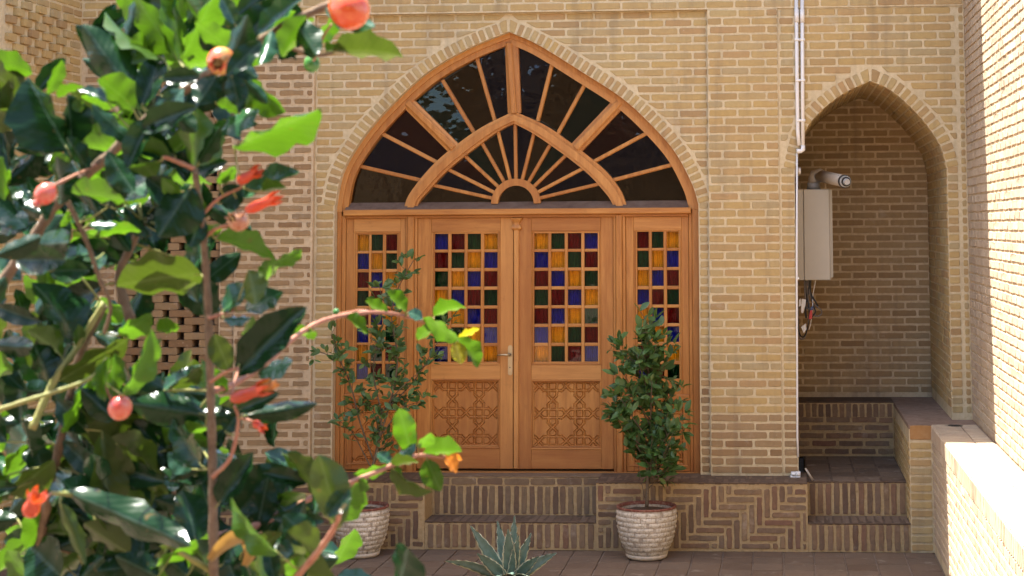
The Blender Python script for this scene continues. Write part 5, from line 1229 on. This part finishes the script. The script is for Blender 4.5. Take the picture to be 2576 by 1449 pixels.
# leaves read off the photograph: base, tip, width, tone
LV = """335 235 205 58 82 D|412 148 230 58 20 L|448 152 340 -12 62 L|452 151 432 -40 55 L|456 149 545 -25 52 L|352 172 348 80 48 L|356 270 405 125 62 D|336 276 268 190 66 L|347 277 350 212 42 L|272 258 200 214 26 S|120 238 156 150 29 L|146 246 206 207 26 L|204 282 190 250 30 L
172 380 72 195 115 D|182 372 168 238 62 D|96 372 78 322 40 L|442 392 300 318 58 D|432 402 208 344 62 L|488 417 496 272 104 L|496 412 552 318 38 D|588 128 705 -2 68 D|648 92 765 -4 46 S|592 62 556 -8 38 S|562 122 506 78 52 D|838 130 1016 120 70 M|822 130 864 116 30 L|792 104 846 28 36 L|695 100 746 152 13 D|748 64 792 48 18 L
546 188 498 264 66 D|582 188 602 268 52 D|600 158 644 202 42 D|614 200 672 260 30 D|588 372 806 272 72 L|552 332 652 277 46 S|545 262 602 276 34 L|160 442 138 382 52 L|166 437 224 398 36 S|205 450 244 534 32 D|270 522 277 412 58 D|312 502 368 440 66 S|352 512 298 542 36 S|402 404 328 440 42 L|456 482 402 458 38 L|482 468 398 596 112 D|506 545 478 622 52 D|424 596 400 650 28 D|316 540 284 630 38 D|224 562 296 566 22 S|281 574 238 594 40 L|166 540 86 646 90 D|170 530 156 572 20 L|124 682 224 678 54 D|146 656 226 640 24 S|262 636 240 684 28 S|506 690 296 706 94 M
550 462 590 418 30 L|554 512 614 472 62 D|600 502 757 436 48 S|660 482 718 460 36 L|545 602 692 656 46 L|690 666 757 624 33 L|702 654 654 702 38 L|624 680 652 764 58 M|560 782 620 724 42 S|618 782 712 734 56 S|562 800 630 797 20 S|598 942 747 772 88 D|612 852 638 797 28 L|576 932 538 840 58 M|570 986 524 928 52 L|516 976 512 902 22 L|650 936 737 914 40 S|786 833 720 841 28 L|600 1032 706 989 40 D|608 1047 799 1014 48 D|513 1070 478 1084 36 L|566 1086 602 1036 46 D
156 897 84 822 46 L|126 962 82 868 62 D|190 862 108 696 88 D|300 844 382 798 42 L|394 832 452 824 36 L|308 994 404 848 46 L|346 986 408 852 32 M|264 1008 259 904 32 L|281 1002 286 888 36 L|198 997 294 946 26 S|150 957 324 852 62 M|195 872 201 818 26 L|160 1020 368 1092 78 M|514 1042 332 1018 78 D|412 982 462 936 21 S|256 1084 272 1338 78 M|276 1104 402 1228 88 M|506 1172 432 1056 62 D|484 1180 424 1148 40 S|492 1362 468 1226 84 D|160 1234 488 1372 64 D|300 1240 388 1287 32 L|78 1238 234 1154 26 M|182 1188 128 1264 52 S|150 1264 217 1418 32 M|176 1330 128 1374 42 S|242 1328 154 1378 42 D|120 1370 80 1336 44 L|250 1340 210 1378 24 L|152 1449 74 1372 92 D|150 1402 284 1424 58 M|378 1452 494 1362 48 L|396 1452 300 1398 60 D
550 1268 638 1138 62 D|598 1294 708 1172 112 D|700 1226 754 1204 42 D|714 1278 757 1230 48 L|856 1326 802 1146 88 M|790 1168 698 1156 26 L|702 1392 556 1272 38 L|792 1362 712 1296 72 D|802 1402 716 1342 72 M|656 1460 652 1356 40 L|690 1460 672 1370 40 D|1000 1475 1036 1374 84 D|560 1420 600 1330 60 D|470 1449 420 1400 50 D|600 1470 560 1400 70 D|640 1400 700 1330 44 M|740 1460 760 1390 48 L|200 1460 260 1400 50 D|820 1300 880 1230 48 D|110 1200 90 1120 60 D|210 1130 130 1080 55 D|250 1180 180 1100 48 D|400 1120 330 1060 50 D|360 1200 300 1130 44 D|330 1340 400 1300 40 D"""
DEEP = """975 785 922 755 26 L|1022 780 974 734 34 L|1026 786 1064 796 28 S|870 798 926 843 26 L|1092 796 1167 756 37 L|1064 801 1152 856 40 L|1086 818 1050 853 28 L|1145 860 1161 916 40 Y|1150 850 1212 911 36 L|1154 852 1206 826 17 Y|797 835 752 841 27 L
976 1172 889 1198 27 L|1036 1142 1003 1026 52 L|986 1166 948 1140 28 S|984 1162 1046 1114 30 S|1054 1126 1087 1094 28 L|1064 1141 1162 1136 44 L|985 1173 1052 1150 30 M|984 1176 1076 1257 36 M|1074 1155 1107 1237 52 L|1118 1150 1156 1182 36 O|904 1205 926 1232 25 L|992 1178 1010 1205 20 L|1128 1158 1160 1150 18 O"""
def near(p):
    return min(BR, key=lambda q: (q - p).length)
STK = MB()
def place(spec, dlo, dhi, follow=False):
    for ln_ in spec.replace('\n', '|').split('|'):
        f = ln_.split(); x0, y0, x1, y1, wpx = map(float, f[:5]); tone = f[5]
        # depth from the closest branch in the picture
        bb = min(BR, key=lambda q: (proj(q)[0] - x0) ** 2 + (proj(q)[1] - y0) ** 2); db = bb.y - CAM.y; gap = math.hypot(proj(bb)[0] - x0, proj(bb)[1] - y0)
        d0 = db + RL.uniform(-0.03, 0.05) * min(1, gap / 60); Lpx = math.hypot(x1 - x0, y1 - y0)
        d1 = d0 + RL.uniform(-0.4, 0.4) * Lpx * d0 / FPX
        b = PD(x0, y0, d0); t = PD(x1, y1, d1); leaf3(b, t, wpx, tone)
        if gap < 120: STK.tube([bb, bb.lerp(b, 0.35) + Vector((0, 0, -0.0015)), bb.lerp(b, 0.7) + Vector((0, 0, -0.001)), b, b.lerp(t, 0.08)], [0.0010, 0.0008, 0.0007, 0.0006, 0.0004], 5)
place(LV, 1.25, 1.5); place(DEEP, 1.6, 1.8)
# finer growth further back, between the big leaves
for (cx, cy, rx, ry, n, d) in ((330, 1390, 110, 60, 26, 2.5), (120, 1420, 60, 60, 8, 2.2), (500, 1120, 45, 90, 22, 2.1), (300, 470, 150, 90, 16, 1.7), (420, 1010, 90, 60, 10, 1.75), (620, 1420, 110, 40, 12, 2.0), (200, 760, 90, 60, 7, 1.7), (130, 1150, 50, 60, 8, 1.7), (490, 120, 120, 80, 9, 1.6), (780, 1420, 60, 30, 6, 1.9)):
    hubp = PD(cx, cy + ry * 0.8, d); foot = PD(cx + 20, 1500, d); foot2 = Vector((foot.x, foot.y, max(0.012, foot.z)))
    if cy > 1000: MB().tube(crom([Vector((hubp.x - 0.05, hubp.y, 0.0)), Vector((hubp.x - 0.02, hubp.y, hubp.z - 0.6)), Vector((hubp.x, hubp.y, hubp.z - 0.25)), Vector((hubp.x + 0.01, hubp.y, hubp.z - 0.1)), hubp, PD(cx, cy - ry * 0.5, d)], 4), 0.002, 6).build('branch', M['bark'], pom, True)
    for i in range(n):
        x = cx + RL.gauss(0, 0.5) * rx; y = cy + RL.gauss(0, 0.5) * ry; a = RL.uniform(0, 2 * math.pi); dd = d + RL.uniform(-0.15, 0.15); Lw = RL.uniform(0.035, 0.055); Lp = Lw * FPX / dd
        b = PD(x, y, dd); t = PD(x + math.cos(a) * Lp, y + math.sin(a) * Lp - 8, dd + RL.uniform(-0.02, 0.02)); leaf3(b, t, Lp * RL.uniform(0.36, 0.5), RL.choice('LLLLDSM'))
        if RL.random() < 0.6: STK.tube([b, b.lerp(hubp, 0.25) + Vector((0, 0, -0.004)), b.lerp(hubp, 0.6)], [0.0007, 0.0009, 0.0011], 4)
# leaves in front of the thick branch
for k in range(22):
    q = B1[int(8 + k * (len(B1) - 14) / 22)]; px_, py_, _ = proj(q); a = RL.uniform(0, 2 * math.pi); d = (q.y - CAM.y) - RL.uniform(0.01, 0.06); Lp = RL.uniform(0.030, 0.048) * FPX / d
    b = PD(px_ + RL.uniform(-12, 12), py_ + RL.uniform(-8, 8), d); leaf3(b, PD(px_ + math.cos(a) * Lp, py_ + math.sin(a) * Lp, d - RL.uniform(0, 0.02)), Lp * RL.uniform(0.34, 0.46), RL.choice('DDDDLS'))
# shaded inner foliage
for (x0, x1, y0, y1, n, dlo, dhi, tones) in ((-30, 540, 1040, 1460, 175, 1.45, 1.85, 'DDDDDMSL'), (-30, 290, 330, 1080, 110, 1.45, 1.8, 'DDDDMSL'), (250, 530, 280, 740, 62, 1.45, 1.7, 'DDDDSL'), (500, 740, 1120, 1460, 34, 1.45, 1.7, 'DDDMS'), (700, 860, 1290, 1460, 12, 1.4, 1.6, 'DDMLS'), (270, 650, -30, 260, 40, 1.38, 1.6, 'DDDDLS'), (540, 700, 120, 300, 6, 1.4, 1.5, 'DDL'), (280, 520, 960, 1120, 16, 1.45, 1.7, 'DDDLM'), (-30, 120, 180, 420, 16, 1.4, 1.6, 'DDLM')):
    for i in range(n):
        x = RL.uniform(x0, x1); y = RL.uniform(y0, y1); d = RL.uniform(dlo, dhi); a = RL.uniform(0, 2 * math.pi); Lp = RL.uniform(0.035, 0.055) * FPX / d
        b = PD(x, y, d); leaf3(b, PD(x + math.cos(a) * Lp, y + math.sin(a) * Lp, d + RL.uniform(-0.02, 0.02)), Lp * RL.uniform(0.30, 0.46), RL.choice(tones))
        bb = near(b)
        if (bb - b).length < 0.05: STK.tube([bb, bb.lerp(b, 0.6) + Vector((0, 0, 0.001)), b], [0.0012, 0.001, 0.0008], 5)
STK.build('leaf_stalks', M['twigy'], pom, True)['kind'] = 'stuff'
LEAVES.sort(key=lambda q: q[0], reverse=True)
for seen, me, Mx, mt in LEAVES[:300]:
    o = link(bpy.data.objects.new('leaf', me), pom, Mx); o.material_slots[0].link = 'OBJECT'; o.material_slots[0].material = mt
mb = MB(); ml = []; idx = []; UVS = []
for seen, me, Mx, mt in LEAVES[300:]:
    if mt not in ml: ml.append(mt)
    F = [tuple(p.vertices) for p in me.polygons]; mb.add([Mx @ v.co for v in me.vertices], F); idx += [ml.index(mt)] * len(F)
    for p in me.polygons: UVS += [me.uv_layers[0].data[i].uv.copy() for i in p.loop_indices]
me = mesh('inner_leaves', mb.V, mb.F, None, True)
for mt in ml: me.materials.append(mt)
me.polygons.foreach_set('material_index', idx); uv = me.uv_layers.new(name='UVMap')
for i, q in enumerate(UVS): uv.data[i].uv = q
link(bpy.data.objects.new('inner_leaves', me), pom)['kind'] = 'stuff'
# curled dry leaf
c = crom([PD(525, 1410, 1.3), PD(560, 1372, 1.29), (PD(600, 1350, 1.28)), PD(625, 1365, 1.28), PD(628, 1395, 1.29), PD(614, 1425, 1.3)], 6); V = []; F = []
for i, p in enumerate(c):
    f = i / (len(c) - 1); w_ = 0.0055 * math.sin(math.pi * (0.08 + 0.86 * f)) + 0.001; t = (c[min(i + 1, len(c) - 1)] - c[max(i - 1, 0)]).normalized(); s = t.cross(Vector((0, 1, 0.3))).normalized()
    V += [p - s * w_, p + Vector((0, 0.004, 0)), p + s * w_]
for i in range(len(c) - 1):
    for k in range(2): a = i * 3 + k; F.append((a, a + 1, a + 4, a + 3))
o = obj('dry_leaf', V, F, M['px'], pom, True); o['label'] = 'curled ochre dried leaf'
# fruits and flowers
def fruit(name, x, y, d, rx, axis, mat, crown=True, stretch=1.12):
    c = PD(x, y, d); r = rx * d / FPX; az = Vector(axis).normalized(); Mx = az.to_track_quat('Z', 'Y').to_matrix().to_4x4(); Mx.translation = c
    prof = [(0.02, -1.0), (0.30, -0.96), (0.62, -0.80), (0.88, -0.48), (1.0, -0.05), (0.95, 0.36), (0.76, 0.68), (0.50, 0.88), (0.34, 0.97)]
    prof = [(a, b * stretch) for a, b in prof]
    if not crown: prof += [(0.02, 1.02 * stretch)]
    V, F = lathe(prof, 24); V = [Vector(v) * r * (1 + 0.03 * noise.noise(Vector(v) * 2 + c * 9)) for v in V]; o = obj(name, V, F, mat, pom, True, Mx)
    if crown:
        mb = MB(); n = 6
        for k in range(n):
            a = 2 * math.pi * k / n; u = Vector((math.cos(a), math.sin(a), 0)); s = Vector((-u.y, u.x, 0)); z0 = 0.95 * stretch
            q = [u * 0.34 - s * 0.18 + ZAX * z0, u * 0.34 + s * 0.18 + ZAX * z0, u * 0.42 + s * 0.17 + ZAX * (z0 + 0.25), u * 0.42 - s * 0.17 + ZAX * (z0 + 0.25), u * 0.60 + ZAX * (z0 + 0.52)]
            mb.add([Mx @ (v * r) for v in q], [(0, 1, 2, 3), (3, 2, 4)])
        oc = mb.build('calyx', mat, o)
        mb = MB(); rn = random.Random(int(x))
        for k in range(16):
            a = rn.uniform(0, 6.28); q = rn.uniform(0, 0.30); e = Vector((math.cos(a) * q, math.sin(a) * q, 0.80 * stretch)); mb.tube([Mx @ (e * r), Mx @ ((e + Vector((rn.uniform(-.08, .08), rn.uniform(-.08, .08), 0.34 + rn.uniform(0, .1)))) * r)], [0.10 * r, 0.075 * r], 5)
        mb.build('stamens', M['px'], o)
    b = near(c); MB().tube([b, b.lerp(c, 0.5) + Vector((0, 0, 0.002)), c - az * r * 0.9], [0.0013, 0.0012, 0.0014], 6).build('fruit_stalk', M['twig'], pom, True)
    return o
fruit('fruit', 557, 153, 1.27, 37, (0.1, -0.9, -0.25), M['fr'], True)['label'] = 'mottled red and yellow fruit facing the camera'
fruit('fruit', 878, 22, 1.26, 52, (0.55, -0.5, -0.6), M['fo'], False)['label'] = 'large orange-red fruit at the top edge'
fruit('fruit', 115, 487, 1.23, 27, (-0.5, -0.3, -0.7), M['fp'], True)['label'] = 'glossy pink-red fruit on the thick branch'
fruit('fruit', 600, 556, 1.35, 27, (-0.2, -0.9, 0.2), M['fb'], True)['label'] = 'browned withered fruit'
fruit('fruit', 302, 1026, 1.31, 30, (0.3, -0.5, 0.6), M['fp'], False)['label'] = 'pale pink fruit half behind a leaf'
fruit('fruit', 785, 160, 1.34, 21, (0.1, -0.2, -1), M['fg'], False)['label'] = 'small green bud'
fruit('fruit', 846, 785, 1.72, 8, (0.1, -0.2, 1), M['fg'], False)
def flower(x0, y0, x1, y1, d, wpx, frill=True):
    b = PD(x0, y0, d); t = PD(x1, y1, d - 0.004); ax = (t - b); L = ax.length; az = ax.normalized(); Mx = az.to_track_quat('Z', 'Y').to_matrix().to_4x4(); Mx.translation = b; r = wpx * d / FPX / 2
    prof = [(0.05, 0), (0.55, 0.04), (0.86, 0.16), (0.95, 0.32), (0.82, 0.48), (0.80, 0.60), (0.98, 0.74)]; V, F = lathe([(a * r, z * L) for a, z in prof], 18)
    o = obj('flower', V, F, M['petal'], pom, True, Mx); mb = MB(); n = 6
    for k in range(n):
        a = 2 * math.pi * k / n; u = Vector((math.cos(a), math.sin(a), 0)); s = Vector((-u.y, u.x, 0))
        mb.add([Mx @ v for v in (u * r * 0.96 - s * r * 0.48 + ZAX * L * 0.72, u * r * 0.96 + s * r * 0.48 + ZAX * L * 0.72, u * r * 1.2 + s * r * 0.3 + ZAX * L * 0.88, u * r * 1.2 - s * r * 0.3 + ZAX * L * 0.88, u * r * 1.05 + ZAX * L * 1.05)], [(0, 1, 2, 3), (3, 2, 4)])
    mb.build('sepals', M['petal'], o)
    if frill:
        mb = MB(); rn = random.Random(int(x0))
        for k in range(14):
            a = rn.uniform(0, 6.28); u = Vector((math.cos(a), math.sin(a), 0)); s = Vector((-u.y, u.x, 0)) * r * 0.35; q = rn.uniform(0.3, 1.0); h = rn.uniform(0.95, 1.25)
            mb.add([Mx @ v for v in (u * r * 0.5 * q - s * 0.5 + ZAX * L * 0.7, u * r * 0.5 * q + s * 0.5 + ZAX * L * 0.7, u * r * q * 1.1 + s + ZAX * L * h * 0.9, u * r * q - s + ZAX * L * h)], [(0, 1, 2, 3)])
        mb.build('petals', M['po'], o)
    bb = near(b); MB().tube([bb, bb.lerp(b, 0.6) + Vector((0, 0, 0.001)), b], [0.0012, 0.0011, 0.0013], 6).build('flower_stalk', M['twig'], pom, True)
flower(598, 458, 656, 426, 1.35, 30, False); flower(618, 531, 706, 493, 1.33, 30, False); flower(580, 1006, 680, 970, 1.34, 36, True); flower(638, 1062, 666, 1082, 1.38, 22, False); flower(70, 1300, 98, 1235, 1.33, 46, False); flower(330, 1452, 345, 1425, 1.6, 22, True)
